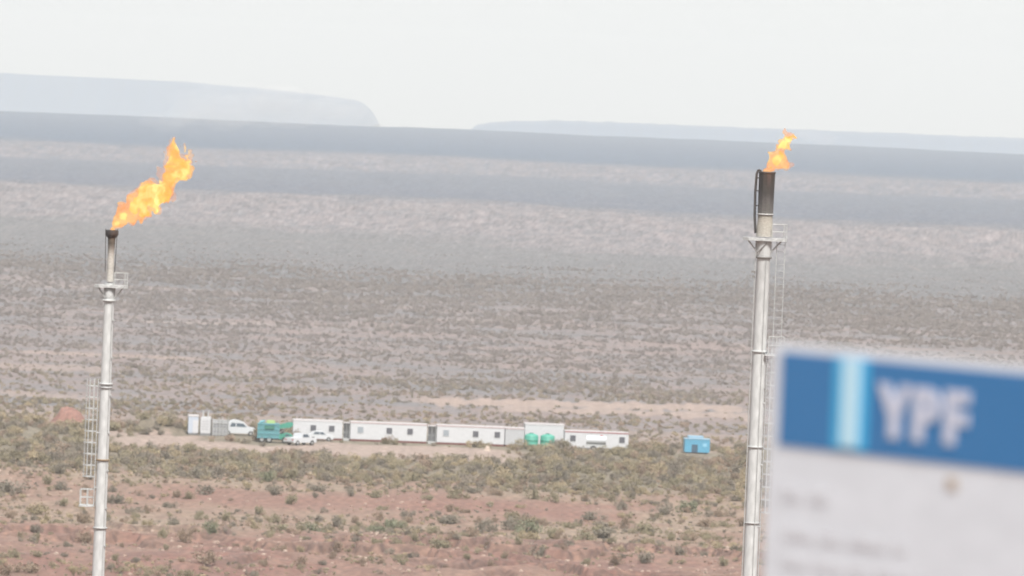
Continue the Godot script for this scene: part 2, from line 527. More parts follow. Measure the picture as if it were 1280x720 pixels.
# ---------------------------------------------------------------- flares
func surface_net(field: Callable, lo: Vector3, cells: Vector3i, size: float) -> Array:
	var nx := cells.x + 1
	var ny := cells.y + 1
	var nz_ := cells.z + 1
	var val := PackedFloat32Array()
	val.resize(nx * ny * nz_)
	for z in nz_:
		for y in ny:
			for x in nx:
				val[(z * ny + y) * nx + x] = field.call(lo + Vector3(x, y, z) * size)
	var vert := {}
	var pts := PackedVector3Array()
	for z in cells.z:
		for y in cells.y:
			for x in cells.x:
				var sum := Vector3.ZERO
				var n := 0
				var v := []
				for i in 8:
					v.append(val[((z + (i >> 2)) * ny + y + ((i >> 1) & 1)) * nx + x + (i & 1)])
				for e in [[0, 1], [2, 3], [4, 5], [6, 7], [0, 2], [1, 3], [4, 6], [5, 7], [0, 4], [1, 5], [2, 6], [3, 7]]:
					var a: float = v[e[0]]
					var b: float = v[e[1]]
					if (a < 0.0) != (b < 0.0):
						var p0 := Vector3(e[0] & 1, (e[0] >> 1) & 1, e[0] >> 2)
						var p1 := Vector3(e[1] & 1, (e[1] >> 1) & 1, e[1] >> 2)
						sum += p0.lerp(p1, a / (a - b))
						n += 1
				if n:
					vert[(z * ny + y) * nx + x] = pts.size()
					pts.append(lo + (Vector3(x, y, z) + sum / n) * size)
	var idx := PackedInt32Array()
	for z in range(1, cells.z):
		for y in range(1, cells.y):
			for x in range(1, cells.x):
				var at0 := (z * ny + y) * nx + x
				for ax in 3:
					var st: int = [1, nx, nx * ny][ax]
					var a := val[at0]
					var b := val[at0 + st]
					if (a < 0.0) == (b < 0.0): continue
					var u: int = [nx, nx * ny, 1][ax]
					var w: int = [nx * ny, 1, nx][ax]
					var q := [at0, at0 - u, at0 - u - w, at0 - w]
					if not (vert.has(q[0]) and vert.has(q[1]) and vert.has(q[2]) and vert.has(q[3])): continue
					var o := [0, 1, 2, 0, 2, 3] if a < 0.0 else [0, 2, 1, 0, 3, 2]
					for k in o: idx.append(vert[q[k]])
	return [pts, idx]

# blobs: [px, py, radius px, side shift px]; px per metre k at distance d. Returns the flame as nested sheets of burning gas.
func flame(called: String, label: String, blobs: Array, d: float, seed_: int, light_at: Array) -> void:
	var k := F / d
	var foot := at(blobs[0][0], blobs[0][1], d)
	var root := thing(called, label, "flame", foot)
	var balls := []
	var lo := Vector3(1e9, 1e9, 1e9)
	var hi := -lo
	for b in blobs:
		var p: Vector3 = at(b[0], b[1], d) - foot + Vector3(0, 0, b[3] / k)
		balls.append([p, b[2] / k])
		lo = lo.min(p - Vector3.ONE * (b[2] / k + 0.25))
		hi = hi.max(p + Vector3.ONE * (b[2] / k + 0.25))
	var fn := FastNoiseLite.new()
	fn.seed = seed_
	fn.frequency = 1.0
	fn.fractal_octaves = 3
	var tall := hi.y - lo.y
	for layer in 3:
		var shrink: float = [0.0, 0.09, 0.2][layer] * (tall / 5.0 + 0.35)
		var field := func(p: Vector3) -> float:
			var v := 1e9
			var u := clampf(p.y / tall, 0.0, 1.0)
			var wv := 0.34 * minf(1.0, p.length() * 0.8)
			p += Vector3(fn.get_noise_3d(p.x * 0.8 + 40.0, p.y * 0.8, p.z * 0.8), fn.get_noise_3d(p.x * 0.7, p.y * 0.7 + 70.0, p.z * 0.7) * 1.5, fn.get_noise_3d(p.x * 0.8, p.y * 0.8, p.z * 0.8 + 90.0)) * wv * (0.7 + u)
			for b in balls:
				v = minf(v, p.distance_to(b[0]) - b[1])
			if v > 0.5: return v
			var t := clampf(p.y / tall, 0.0, 1.0)
			var n := fn.get_noise_3d(p.x * 0.55 + layer * 7.0, p.y * 0.5, p.z * 0.55) * 0.42 + fn.get_noise_3d(p.x * 1.7, p.y * 1.4 + 30.0, p.z * 1.7 + layer * 3.0) * 0.26 + fn.get_noise_3d(p.x * 4.5, p.y * 3.0, p.z * 4.5 + 20.0) * 0.1
			return v + n * (0.45 + 0.75 * t) * minf(1.0, 0.25 + p.length() * 0.9) + shrink + (0.05 if layer == 0 else 0.0)
		var cell := 0.05
		var dims := Vector3i(((hi - lo) / cell).ceil())
		var net: Array = surface_net(field, lo, dims, cell)
		var pts: PackedVector3Array = net[0]
		var idx: PackedInt32Array = net[1]
		if idx.is_empty(): continue
		var cols := PackedColorArray()
		for p in pts:
			var t := clampf(p.y / tall, 0.0, 1.0)
			var n := fn.get_noise_3d(p.x * 0.9, p.y * 0.9 + 60.0, p.z * 0.9) + 0.5 * fn.get_noise_3d(p.x * 2.6, p.y * 2.2 + 90.0, p.z * 2.6)
			var c: Color
			if layer == 0: c = Color(0.95, 0.36, 0.16).lerp(Color(1.0, 0.52, 0.2), clampf(0.5 + n * 1.6, 0, 1))
			elif layer == 1: c = Color(1.0, 0.36, 0.06).lerp(Color(1.05, 0.66, 0.17), clampf(0.55 + n * 1.8 - t * 0.25, 0, 1))
			else: c = Color(1.05, 0.55, 0.09).lerp(Color(1.15, 0.98, 0.36), clampf(0.62 + n * 1.8 - t * 0.3, 0, 1))
			c = c * 0.29
			c.a = [0.2, 0.42, 0.75][layer] * clampf(1.1 - t * 0.45 + n * 0.6, 0.12, 1.0)
			cols.append(c)
		var arr := []
		arr.resize(Mesh.ARRAY_MAX)
		arr[Mesh.ARRAY_VERTEX] = pts
		arr[Mesh.ARRAY_COLOR] = cols
		arr[Mesh.ARRAY_INDEX] = idx
		var am := ArrayMesh.new()
		am.add_surface_from_arrays(Mesh.PRIMITIVE_TRIANGLES, arr)
		part(["flame_fringe", "flame_body", "flame_core"][layer], am, M.fire, root)
	var l := OmniLight3D.new()
	l.name = "flame_light"
	l.light_color = Color(1.0, 0.62, 0.25)
	l.light_energy = 0.15
	l.light_size = 0.4
	l.omni_range = 40.0
	l.omni_attenuation = 2.0
	l.shadow_enabled = true
	root.add_child(l)
	l.position = at(light_at[0], light_at[1], d) - foot + Vector3(0, 0, 0.9)

# a pipe, [radius, height, colour] from below upwards
func pipe_part(called: String, profile: Array, parent: Node, m: Material, n := 36) -> MeshInstance3D:
	var st := mb()
	lathe(st, profile, n)
	return part(called, fin(st), m, parent)

func ring(called: String, r: float, y: float, h: float, parent: Node, m: Material) -> void:
	pipe_part(called, [[r * 0.6, y, Color.WHITE], [r, y, Color.WHITE], [r, y + h, Color.WHITE], [r * 0.6, y + h, Color.WHITE]], parent, m, 28)

func ladder(parent: Node, at_: Vector3, turn: float, y0: float, y1: float, caged: float, hoop_from: float) -> void:
	# rails 0.4 m apart along local x; a cage of hoops towards local +z
	var l := Node3D.new()
	l.name = "ladder"
	parent.add_child(l, true)
	l.position = at_
	l.rotation.y = turn
	for s in [-1, 1]:
		var st := mb()
		tube(st, Vector3(s * 0.2, y0, 0), Vector3(s * 0.2, y1, 0), 0.019, 0.019, 6)
		part("rail", fin(st), M.stack_paint, l)
	var rs := mb()
	tube(rs, Vector3(-0.2, 0, 0), Vector3(0.2, 0, 0), 0.011, 0.011, 6)
	var rung := fin(rs)
	var y := y0 + 0.2
	while y < y1:
		part("rung", rung, M.stack_paint, l, Vector3(0, y, 0))
		y += 0.32
	if caged > 0.0:
		var hs := mb()
		for i in 10:
			var a0 := PI * i / 10.0
			var a1 := PI * (i + 1) / 10.0
			var c := Vector3(0, 0, 0.12)
			var p := Vector3(-cos(a0) * 0.34, 0, sin(a0) * (caged - 0.12)) + c
			var q := Vector3(-cos(a1) * 0.34, 0, sin(a1) * (caged - 0.12)) + c
			box(hs, (p + q) / 2.0, Vector3((q - p).length() + 0.01, 0.05, 0.012), Basis.looking_at((q - p).cross(Vector3.UP), Vector3.UP))
		box(hs, Vector3(-0.27, 0, 0.06), Vector3(0.15, 0.05, 0.012), Basis(Vector3.UP, 0.8))
		box(hs, Vector3(0.27, 0, 0.06), Vector3(0.15, 0.05, 0.012), Basis(Vector3.UP, -0.8))
		var hoop := fin(hs)
		y = hoop_from
		while y < y1:
			part("cage_hoop", hoop, M.stack_paint, l, Vector3(0, y, 0))
			y += 0.62
		for i in 7:
			var a := PI * (0.06 + 0.88 * i / 6.0)
			var bs := mb()
			box(bs, Vector3(-cos(a) * 0.335, (hoop_from + y1) / 2.0, 0.12 + sin(a) * (caged - 0.13)), Vector3(0.032, y1 - hoop_from, 0.01), Basis(Vector3.UP, a - PI / 2))
			part("cage_strap", fin(bs), M.stack_paint, l)
	# stand-offs to the pipe
	y = y0 + 1.0
	while y < y1:
		for s in [-1, 1]:
			var bs := mb()
			box(bs, Vector3(s * 0.2, y, -0.16), Vector3(0.03, 0.05, 0.3))
			part("bracket", fin(bs), M.stack_paint, l)
		y += 3.0

func platform(parent: Node, y: float, x0: float, x1: float, half: float, rail_x0: float, rail_h: float) -> void:
	# an eight-sided deck round the pipe from x0 to x1, with a railing on the side beyond rail_x0
	var poly := PackedVector2Array()
	var e := half * 0.55
	for q in [[x0 + e, -half], [x1 - e * 0.5, -half], [x1, -half * 0.5], [x1, half * 0.5], [x1 - e * 0.5, half], [x0 + e, half], [x0, half * 0.4], [x0, -half * 0.4]]:
		poly.append(Vector2(q[0], -q[1]))
	var flat := PackedVector2Array()
	for i in range(poly.size() - 1, -1, -1): flat.append(poly[i])
	if not Geometry2D.is_polygon_clockwise(flat): poly = flat
	else: poly = PackedVector2Array(Array(flat).duplicate())
	var st := mb()
	extrude(st, poly, 0, 0.15)
	var deck := part("platform", fin(st), M.stack_paint, parent, Vector3(0, y, 0))
	deck.rotation.x = -PI / 2
	var posts := []
	for q in [[rail_x0, half * 0.95], [x1 - 0.15, half * 0.95], [x1 - 0.03, half * 0.45], [x1 - 0.03, -half * 0.45], [x1 - 0.15, -half * 0.95], [rail_x0, -half * 0.95]]:
		posts.append(Vector3(q[0], y + 0.1, q[1]))
	for p in posts:
		var ps := mb()
		tube(ps, p, p + Vector3(0, rail_h, 0), 0.017, 0.017, 6)
		part("railing_post", fin(ps), M.stack_paint, parent)
	for hh in [0.5, 1.0]:
		var rs := mb()
		for i in posts.size() - 1:
			tube(rs, posts[i] + Vector3(0, rail_h * hh, 0), posts[i + 1] + Vector3(0, rail_h * hh, 0), 0.015, 0.015, 6)
		part("handrail", fin(rs), M.stack_paint, parent)
	# struts under the deck
	for s in [-1, 1]:
		for u in [x0 * 0.75, x1 * 0.75]:
			var bs := mb()
			tube(bs, Vector3(u, y, s * half * 0.5), Vector3(u * 0.3, y - 0.65, s * 0.1), 0.035, 0.035, 6)
			part("strut", fin(bs), M.stack_paint, parent)

func soot(y: float, y0: float, y1: float, clean: Color, dark: Color, x := 0.0) -> Color:
	return clean.lerp(dark, clampf(smoothstep(y0, y1, y) + ns(y * 3.0, x) * 0.25, 0.0, 1.0))

func build_left_stack() -> void:
	var d := 360.0
	var k := F / d
	var top := at(140.0, 288.0, d)
	var g := height(top.x, d)
	var root := thing("flare_stack", "left slim white gas flare stack with a blackened burner tip", "flare stack", Vector3(top.x, g, -d))
	var H := func(py: float) -> float: return at(140.0 - (py - 288.0) * ROLL, py, d).y - g
	var W := Color.WHITE
	var clean := Color(0.62, 0.60, 0.55)
	var dark := Color(0.035, 0.031, 0.03)
	var y352: float = H.call(354.0)
	pipe_part("lower_pipe", [[0.42, -1.0, W], [0.40, 0.0, W], [0.335, H.call(720.0), W], [0.295, H.call(480.0), W], [0.265, H.call(374.0), W], [0.25, y352, W]], root, M.stack_streak)
	var ys: float = H.call(352.0)
	var ye: float = H.call(296.0)
	var rows := [[0.185, ys, clean]]
	for i in 13:
		var y := lerpf(ys, ye, (i + 1) / 13.0)
		rows.append([0.18 + 0.03 * smoothstep(ye - 0.7, ye, y), y, soot(y, ye - 1.3, ye - 0.25, clean, Color(0.09, 0.075, 0.06))])
	pipe_part("upper_pipe", rows, root, M.sooted)
	var yt: float = H.call(287.5)
	var rim := []
	for q in [[0.22, 0.0], [0.33, 0.12], [0.36, 0.2], [0.36, 0.38], [0.33, 0.44], [0.27, 0.44], [0.22, 0.2]]:
		rim.append([q[0], ye - 0.06 + q[1] * (yt - ye + 0.06) / 0.44, dark])
	pipe_part("burner_tip", rim, root, M.sooted)
	for i in 3:
		var a := 0.6 + i * TAU / 3
		var st := mb()
		tube(st, Vector3(cos(a) * 0.3, ye - 1.9, sin(a) * 0.3), Vector3(cos(a) * 0.37, yt + 0.06, sin(a) * 0.37), 0.022, 0.022, 6)
		part("pilot_pipe", fin(st), M.dark_steel, root)
	platform(root, H.call(359.5), -0.82, 0.98, 0.45, 0.25, 0.72)
	pipe_part("platform_cone", [[0.27, H.call(373.0), W], [0.33, H.call(361.0), W], [0.28, H.call(360.0), W]], root, M.stack_paint)
	ring("flange", 0.36, H.call(377.0), 0.12, root, M.stack_paint)
	ring("flange", 0.37, H.call(481.0), 0.10, root, M.stack_paint)
	ring("flange", 0.35, H.call(485.5), 0.10, root, M.flange_grey)
	ring("flange", 0.37, H.call(576.0), 0.10, root, M.flange_rust)
	ring("flange", 0.39, H.call(661.0), 0.10, root, M.flange_grey)
	ladder(root, Vector3(-0.40, 0, 0), -PI / 2, H.call(632.0), H.call(474.0), 0.68, H.call(596.0))
	var st2 := mb()
	box(st2, Vector3(-0.78, H.call(632.5), 0), Vector3(0.8, 0.09, 0.9))
	part("rest_platform", fin(st2), M.stack_paint, root)
	for z in [-0.42, 0.42]:
		for x in [-1.14, -0.76]:
			var ps := mb()
			tube(ps, Vector3(x, H.call(632.0), z), Vector3(x, H.call(612.0), z), 0.025, 0.025, 6)
			part("railing_post", fin(ps), M.stack_paint, root)
		for yy in [612.0, 622.0]:
			var rs := mb()
			tube(rs, Vector3(-1.14, H.call(yy), z), Vector3(-0.4, H.call(yy), z), 0.022, 0.022, 6)
			part("handrail", fin(rs), M.stack_paint, root)
	# conduit down the pipe
	var cs := mb()
	tube(cs, Vector3(0.27, 0, 0.3), Vector3(0.2, H.call(374.0), 0.24), 0.03, 0.03, 6)
	part("conduit", fin(cs), M.flange_grey, root)
	for i in 7:
		var y: float = H.call(400.0 + i * 47.0)
		var bs := mb()
		box(bs, Vector3(0.30, y, 0.16), Vector3(0.12, 0.07, 0.14))
		part("pipe_clip", fin(bs), M.flange_grey, root)

func build_right_stack() -> void:
	var d := 320.0
	var k := F / d
	var top := at(959.0, 215.0, d)
	var g := height(top.x, d)
	var root := thing("flare_stack", "right thick white gas flare stack with a sooty windshield tip, behind the blue sign", "flare stack", Vector3(top.x, g, -d))
	var H := func(py: float) -> float: return at(959.0 - (py - 215.0) * ROLL, py, d).y - g
	var W := Color.WHITE
	var y301: float = H.call(301.0)
	pipe_part("lower_pipe", [[0.40, -1.0, W], [0.38, 0.0, W], [0.345, H.call(720.0), W], [0.33, H.call(440.0), W], [0.325, H.call(322.0), W], [0.36, H.call(319.0), W], [0.375, y301, W]], root, M.stack_streak)
	var y0: float = H.call(296.0)
	var y1: float = H.call(268.0)
	pipe_part("burner_neck", [[0.40, y0, Color(0.55, 0.52, 0.46)], [0.40, lerpf(y0, y1, 0.5), Color(0.5, 0.47, 0.4)], [0.36, lerpf(y0, y1, 0.7), Color(0.48, 0.44, 0.38)], [0.36, y1, Color(0.36, 0.33, 0.28)]], root, M.sooted)
	# the windshield: plates round the burner, sooted from the top
	var yt: float = H.call(215.0)
	var n := 12
	for i in n:
		var st := mb()
		var a := TAU * (i + 0.5) / n
		var rows := 8
		for r in rows:
			var ya := lerpf(y1, yt, float(r) / rows)
			var yb := lerpf(y1, yt, float(r + 1) / rows)
			var ra := 0.375 + 0.02 * r / rows
			var e := a + TAU / n * 0.485
			var b := a - TAU / n * 0.485
			var ca := soot(ya, y1 - 0.1, yt - 0.75, Color(0.175, 0.165, 0.155), Color(0.045, 0.04, 0.038), i * 3.7)
			var cb := soot(yb, y1 - 0.1, yt - 0.75, Color(0.175, 0.165, 0.155), Color(0.045, 0.04, 0.038), i * 3.7)
			var p := [Vector3(cos(b) * ra, ya, sin(b) * ra), Vector3(cos(e) * ra, ya, sin(e) * ra), Vector3(cos(e) * ra, yb, sin(e) * ra), Vector3(cos(b) * ra, yb, sin(b) * ra)]
			var cc := [ca, ca, cb, cb]
			for j in [0, 1, 2, 0, 2, 3]:
				st.set_color(cc[j])
				st.add_vertex(p[j])
			for j in [0, 2, 1, 0, 3, 2]:
				st.set_color(cc[j] * 0.9)
				st.add_vertex(p[j] * Vector3(0.94, 1, 0.94))
		part("windshield_plate", fin(st), M.sooted, root)
	pipe_part("burner_pipe", [[0.3, y1, Color(0.05, 0.045, 0.04)], [0.3, yt - 0.15, Color(0.03, 0.03, 0.03)], [0.25, yt - 0.15, Color(0.03, 0.03, 0.03)]], root, M.sooted)
	ring("windshield_rim", 0.415, yt - 0.07, 0.09, root, M.dark_steel)
	ring("windshield_rim", 0.40, y1 - 0.04, 0.08, root, M.flange_grey)
	# pilot gas lines that stand off the windshield on the left and right
	for s in [[-0.53, 0.12, 0.04], [-0.47, -0.16, 0.03]]:
		var st := mb()
		var pts := [Vector3(s[0] * 0.55, yt + 0.05, s[1]), Vector3(s[0] * 0.85, yt + 0.10, s[1]), Vector3(s[0], yt - 0.12, s[1]), Vector3(s[0] * 1.06, lerpf(y1, yt, 0.5), s[1]), Vector3(s[0] * 1.02, y1 - 0.1, s[1]), Vector3(s[0] * 0.88, H.call(292.0), s[1])]
		for i in pts.size() - 1: tube(st, pts[i], pts[i + 1], s[2], s[2], 8)
		part("pilot_pipe", fin(st), M.dark_steel, root)
	for u in [0.2, 0.55, 0.85]:
		var st := mb()
		box(st, Vector3(-0.47, lerpf(y1, yt, u), 0.1), Vector3(0.2, 0.06, 0.06))
		part("pipe_clip", fin(st), M.dark_steel, root)
	platform(root, H.call(301.0), -1.04, 1.1, 0.5, 0.35, 0.72)
	ring("flange", 0.40, H.call(323.0), 0.10, root, M.flange_dark)
	ring("flange", 0.37, H.call(441.0), 0.12, root, M.stack_paint)
	ring("flange", 0.38, H.call(560.0), 0.10, root, M.stack_paint)
	ring("flange", 0.38, H.call(655.0), 0.10, root, M.flange_grey)
	# ladder on the right with a rest platform, a caged one below it
	ladder(root, Vector3(0.82, 0, 0.05), 0.0, H.call(442.0), H.call(297.0), 0.0, 0.0)
	var ps := mb()
	box(ps, Vector3(0.72, H.call(443.0), 0), Vector3(0.95, 0.09, 0.9))
	part("rest_platform", fin(ps), M.stack_paint, root)
	for x in [0.42, 0.8, 1.17]:
		var st := mb()
		tube(st, Vector3(x, H.call(442.0), 0.43), Vector3(x, H.call(420.0), 0.43), 0.024, 0.024, 6)
		part("railing_post", fin(st), M.stack_paint, root)
	for yy in [420.0, 431.0]:
		var st := mb()
		tube(st, Vector3(0.42, H.call(yy), 0.43), Vector3(1.17, H.call(yy), 0.43), 0.022, 0.022, 6)
		part("handrail", fin(st), M.stack_paint, root)
	ladder(root, Vector3(0.40, 0, 0), PI / 2, H.call(760.0), H.call(436.0), 0.62, H.call(640.0))
	# conduits down the left side, with junction boxes
	var cs := mb()
	tube(cs, Vector3(-0.37, 0, 0.12), Vector3(-0.40, H.call(300.0), 0.12), 0.028, 0.028, 6)
	part("conduit", fin(cs), M.flange_grey, root)
	var ds := mb()
	tube(ds, Vector3(0.12, 0, 0.37), Vector3(0.12, H.call(325.0), 0.345), 0.02, 0.02, 6)
	part("conduit", fin(ds), M.flange_grey, root)
	for q in [[-0.46, 340.0, 0.2], [-0.44, 346.0, 0.14], [-0.42, 455.0, 0.12], [0.36, 600.0, 0.12], [0.36, 486.0, 0.1]]:
		var st := mb()
		box(st, Vector3(q[0], H.call(q[1]), 0.12), Vector3(q[2], 0.1, 0.14))
		part("junction_box", fin(st), M.flange_dark, root)
	var bs := mb()
	tube(bs, Vector3(-0.36, H.call(317.0), 0.38), Vector3(0.12, H.call(303.0), 0.40), 0.03, 0.03, 6)
	part("strut", fin(bs), M.flange_dark, root)

# ---------------------------------------------------------------- the sign
func build_sign() -> void:
	var d := 23.0
	var th := deg_to_rad(55.0)
	var corner := at(965.0, 427.5, d)         # upper left corner of the board
	var root_y := height(corner.x, d)
	var root := thing("information_sign", "white information board with blue header on steel posts, blurred in the near foreground", "sign", Vector3(corner.x, root_y, corner.z), -th)
	var inv := root.transform.affine_inverse()
	var on := func(px: float, py: float) -> Vector2:      # where a sight line meets the board, in its own metres
		var o := inv * Vector3(0, EYE, 0)
		var r := inv.basis * ray(px, py)
		var p := o + r * (-o.z / r.z)
		return Vector2(p.x, p.y)
	var tl: Vector2 = on.call(965.0, 427.5)
	var wide := 2.15
	var high := 1.75
	var rect := func(called: String, a: Vector2, b: Vector2, z: float, m: Material) -> void:
		var st := mb()
		box(st, Vector3((a.x + b.x) / 2, (a.y + b.y) / 2, z), Vector3(absf(b.x - a.x), absf(b.y - a.y), 0.004))
		part(called, fin(st), m, root)
	var st := mb()
	soft_box(st, Vector3(tl.x + wide / 2, tl.y - high / 2, -0.012), Vector3(wide, high, 0.022), 0.012)
	part("board", fin(st), M.sign_white, root)
	var a: Vector2 = on.call(977.0, 439.5)
	var b: Vector2 = on.call(975.0, 556.5)
	var hx := (a.x + b.x) / 2
	rect.call("header", Vector2(hx, a.y), Vector2(tl.x + wide - 0.05, b.y), 0.001, M.sign_blue)
	var l0: Vector2 = on.call(1043.0, 500.0)
	var l1: Vector2 = on.call(1086.0, 500.0)
	rect.call("logo_bar", Vector2(l0.x, a.y - 0.001), Vector2(l1.x, b.y + 0.012), 0.004, M.sign_cyan)
	var l2: Vector2 = on.call(1054.0, 500.0)
	var l3: Vector2 = on.call(1076.0, 500.0)
	rect.call("logo_bar", Vector2(l2.x, a.y - 0.002), Vector2(l3.x, b.y + 0.022), 0.007, M.sign_pale)
	# the lettering
	var t0: Vector2 = on.call(1099.0, 478.0)
	var t1: Vector2 = on.call(1211.0, 561.0)
	var tm := TextMesh.new()
	var base := SystemFont.new()
	base.font_names = PackedStringArray(["Droid Sans"])
	base.font_weight = 700
	var font := FontVariation.new()
	font.base_font = base
	font.variation_embolden = 0.9
	tm.font = font
	tm.text = "YPF"
	tm.font_size = 64
	tm.pixel_size = 0.01
	tm.depth = 0.4
	var ab := tm.get_aabb()
	var letters := part("letters", tm, M.sign_letter, root)
	var sx := (t1.x - t0.x) / ab.size.x
	var sy := 0.185 / ab.size.y
	letters.scale = Vector3(sx, sy, 0.01)
	var mid := ab.get_center()
	letters.position = Vector3((t0.x + t1.x) / 2 - mid.x * sx, (a.y + b.y) / 2 - 0.004 - mid.y * sy, 0.005)
	# lines of small print, too blurred to read
	rng.seed = 77
	for q in [[981.0, 1036.0, 614.0, 0.052], [981.0, 1134.0, 663.0, 0.05], [981.0, 1138.0, 698.0, 0.05], [981.0, 1120.0, 733.0, 0.05], [981.0, 1150.0, 768.0, 0.05]]:
		var p0: Vector2 = on.call(q[0], q[2])
		var p1: Vector2 = on.call(q[1], q[2] + (q[1] - q[0]) * ROLL * 1.9)
		var ls := mb()
		var x := p0.x
		while x < p1.x:
			var word := rng.randf_range(0.08, 0.24)
			var e := minf(x + word, p1.x)
			while x < e:
				var w := rng.randf_range(0.008, 0.016)
				var hgt: float = q[3] * rng.randf_range(0.6, 1.0)
				box(ls, Vector3(x + w / 2, p0.y - q[3] / 2 + hgt / 2, 0.002), Vector3(w, hgt, 0.004))
				x += w + rng.randf_range(0.012, 0.02)
			x += 0.035
		part("text_line", fin(ls), M.sign_grey, root).set_meta("kind", "stuff")
	var s0: Vector2 = on.call(1184.0, 596.0)
	var s1: Vector2 = on.call(1196.0, 613.0)
	rect.call("rust_stain", s0, s1, 0.001, M.sign_rust)
	for x in [tl.x + 0.3, tl.x + wide - 0.3]:
		var ps := mb()
		tube(ps, Vector3(x, -0.4, -0.06), Vector3(x, tl.y - 0.05, -0.06), 0.035, 0.035, 12)
		part("post", fin(ps), M.flange_grey, root)

# ---------------------------------------------------------------- the camp
func clear(a: Vector3, b: Vector3, front := 3.0) -> void:
	keep_clear.append([minf(a.x, b.x) - 1.0, maxf(a.x, b.x) + 1.0, minf(-a.z, -b.z) - front, maxf(-a.z, -b.z) + 4.0])

# windows: [px, kind] with kind 0 dark, 1 pale; doors: [px]
func cabin(label: String, px0: float, px1: float, high: float, windows: Array, doors: Array, m: Material, skid: Material, trim: Material, called := "camp_cabin", deep := 2.5, lift := 0.32, bury := 0.0) -> Node3D:
	var y0 := 543.6 + (px0 - 235.0) * 0.0372 + bury
	var y1 := 543.6 + (px1 - 235.0) * 0.0372 + bury
	var a := spot(px0, y0)
	var b := spot(px1, y1)
	clear(a, b)
	var run := b - a
	var root := thing(called, label, "cabin", a, atan2(-run.z, run.x), "white cabins of the camp" if called == "camp_cabin" else "")
	var n := run.length()
	var st := mb()
	soft_box(st, Vector3(n / 2, lift + high / 2, -deep / 2), Vector3(n, high, deep), 0.05)
	part("wall", fin(st), m, root)
	# standing seams of the wall sheets
	var x := 0.6
	var ss := mb()
	while x < n - 0.2:
		var hit := false
		for w in windows:
			if absf(x - (w[0] - px0) / (px1 - px0) * n) < 0.6: hit = true
		if not hit: box(ss, Vector3(x, lift + high / 2, 0.008), Vector3(0.05, high - 0.25, 0.03))
		x += 0.61
	part("wall_seams", fin(ss), m, root).set_meta("kind", "stuff")
	var rf := mb()
	box(rf, Vector3(n / 2, lift + high + 0.04, -deep / 2), Vector3(n + 0.12, 0.09, deep + 0.14))
	part("roof", fin(rf), M.roof_white, root)
	var tr := mb()
	box(tr, Vector3(n / 2, lift + high - 0.07, 0.03), Vector3(n + 0.04, 0.12, 0.05))
	part("roof_trim", fin(tr), trim, root)
	var sk := mb()
	box(sk, Vector3(n / 2, lift / 2 + 0.03, -0.12), Vector3(n - 0.1, lift - 0.02, 0.2))
	part("skid", fin(sk), skid, root)
	part("skid", fin(sk), skid, root, Vector3(0, 0, -deep + 0.24))
	var wf := mb()
	box(wf, Vector3(0, 0, 0.02), Vector3(1.02, 1.06, 0.05))
	var frame := fin(wf)
	var wp := mb()
	box(wp, Vector3(0, 0, 0), Vector3(0.86, 0.9, 0.03))
	var pane := fin(wp)
	for w in windows:
		var f := part("window", frame, M.window_frame, root, Vector3((w[0] - px0) / (px1 - px0) * n, lift + high * 0.56, 0.0))
		part("pane", pane, M.pane_pale if w[1] else M.pane_dark, f, Vector3(0, 0, 0.045))
	for q in doors:
		var ds := mb()
		box(ds, Vector3((q - px0) / (px1 - px0) * n, lift + 1.0, 0.02), Vector3(0.85, 1.98, 0.05))
		var dr := part("door", fin(ds), M.door_grey, root)
		var hs := mb()
		box(hs, Vector3((q - px0) / (px1 - px0) * n + 0.3, lift + 1.0, 0.07), Vector3(0.12, 0.05, 0.05))
		part("handle", fin(hs), M.dark_steel, dr)
	return root

func stair(label: String, px0: float, px1: float, tall: float) -> void:
	var a := spot(px0, 543.6 + (px0 - 235.0) * 0.0372)
	var b := spot(px1, 543.6 + (px1 - 235.0) * 0.0372)
	var root := thing("entrance_porch", label, "porch", a)
	var n := b.x - a.x
	var st := mb()
	box(st, Vector3(n / 2, 0.3, -1.0), Vector3(n, 0.12, 1.6))
	part("landing", fin(st), M.flange_grey, root)
	var wl := mb()
	box(wl, Vector3(n / 2, tall / 2 + 0.3, -2.0), Vector3(n - 0.06, tall, 0.08))
	part("back_wall", fin(wl), M.door_grey, root)
	for i in 3:
		var ss := mb()
		box(ss, Vector3(n / 2, 0.05 + i * 0.09, 0.15 - i * 0.16), Vector3(n * 0.8, 0.09, 0.3))
		part("step", fin(ss), M.flange_grey, root)
	for x in [0.06, n * 0.5, n - 0.06]:
		var ps := mb()
		tube(ps, Vector3(x, 0.3, -0.25), Vector3(x, tall + 0.3, -0.25), 0.04, 0.04, 6)
		part("post", fin(ps), M.stack_paint, root)
	var rs := mb()
	tube(rs, Vector3(0.06, 1.3, -0.25), Vector3(n - 0.06, 1.3, -0.25), 0.035, 0.035, 6)
	part("handrail", fin(rs), M.stack_paint, root)
	var rf := mb()
	box(rf, Vector3(n / 2, tall + 0.34, -1.1), Vector3(n, 0.07, 1.9))
	part("roof", fin(rf), M.roof_white, root)

func wheel(parent: Node, x: float, r: float, z: float) -> void:
	var w := Node3D.new()
	w.name = "wheel"
	parent.add_child(w, true)
	w.position = Vector3(x, r, z)
	w.rotation.x = PI / 2
	var st := mb()
	var W := Color.WHITE
	lathe(st, [[r * 0.55, -0.13, W], [r * 0.9, -0.13, W], [r, -0.08, W], [r, 0.08, W], [r * 0.9, 0.13, W], [r * 0.55, 0.13, W]], 20)
	part("tyre", fin(st), M.rubber, w)
	var rs := mb()
	lathe(rs, [[0.0, -0.1, W], [r * 0.56, -0.1, W], [r * 0.56, 0.1, W], [0.0, 0.1, W]], 16, Vector3.ZERO, false)
	part("rim", fin(rs), M.flange_grey, w)

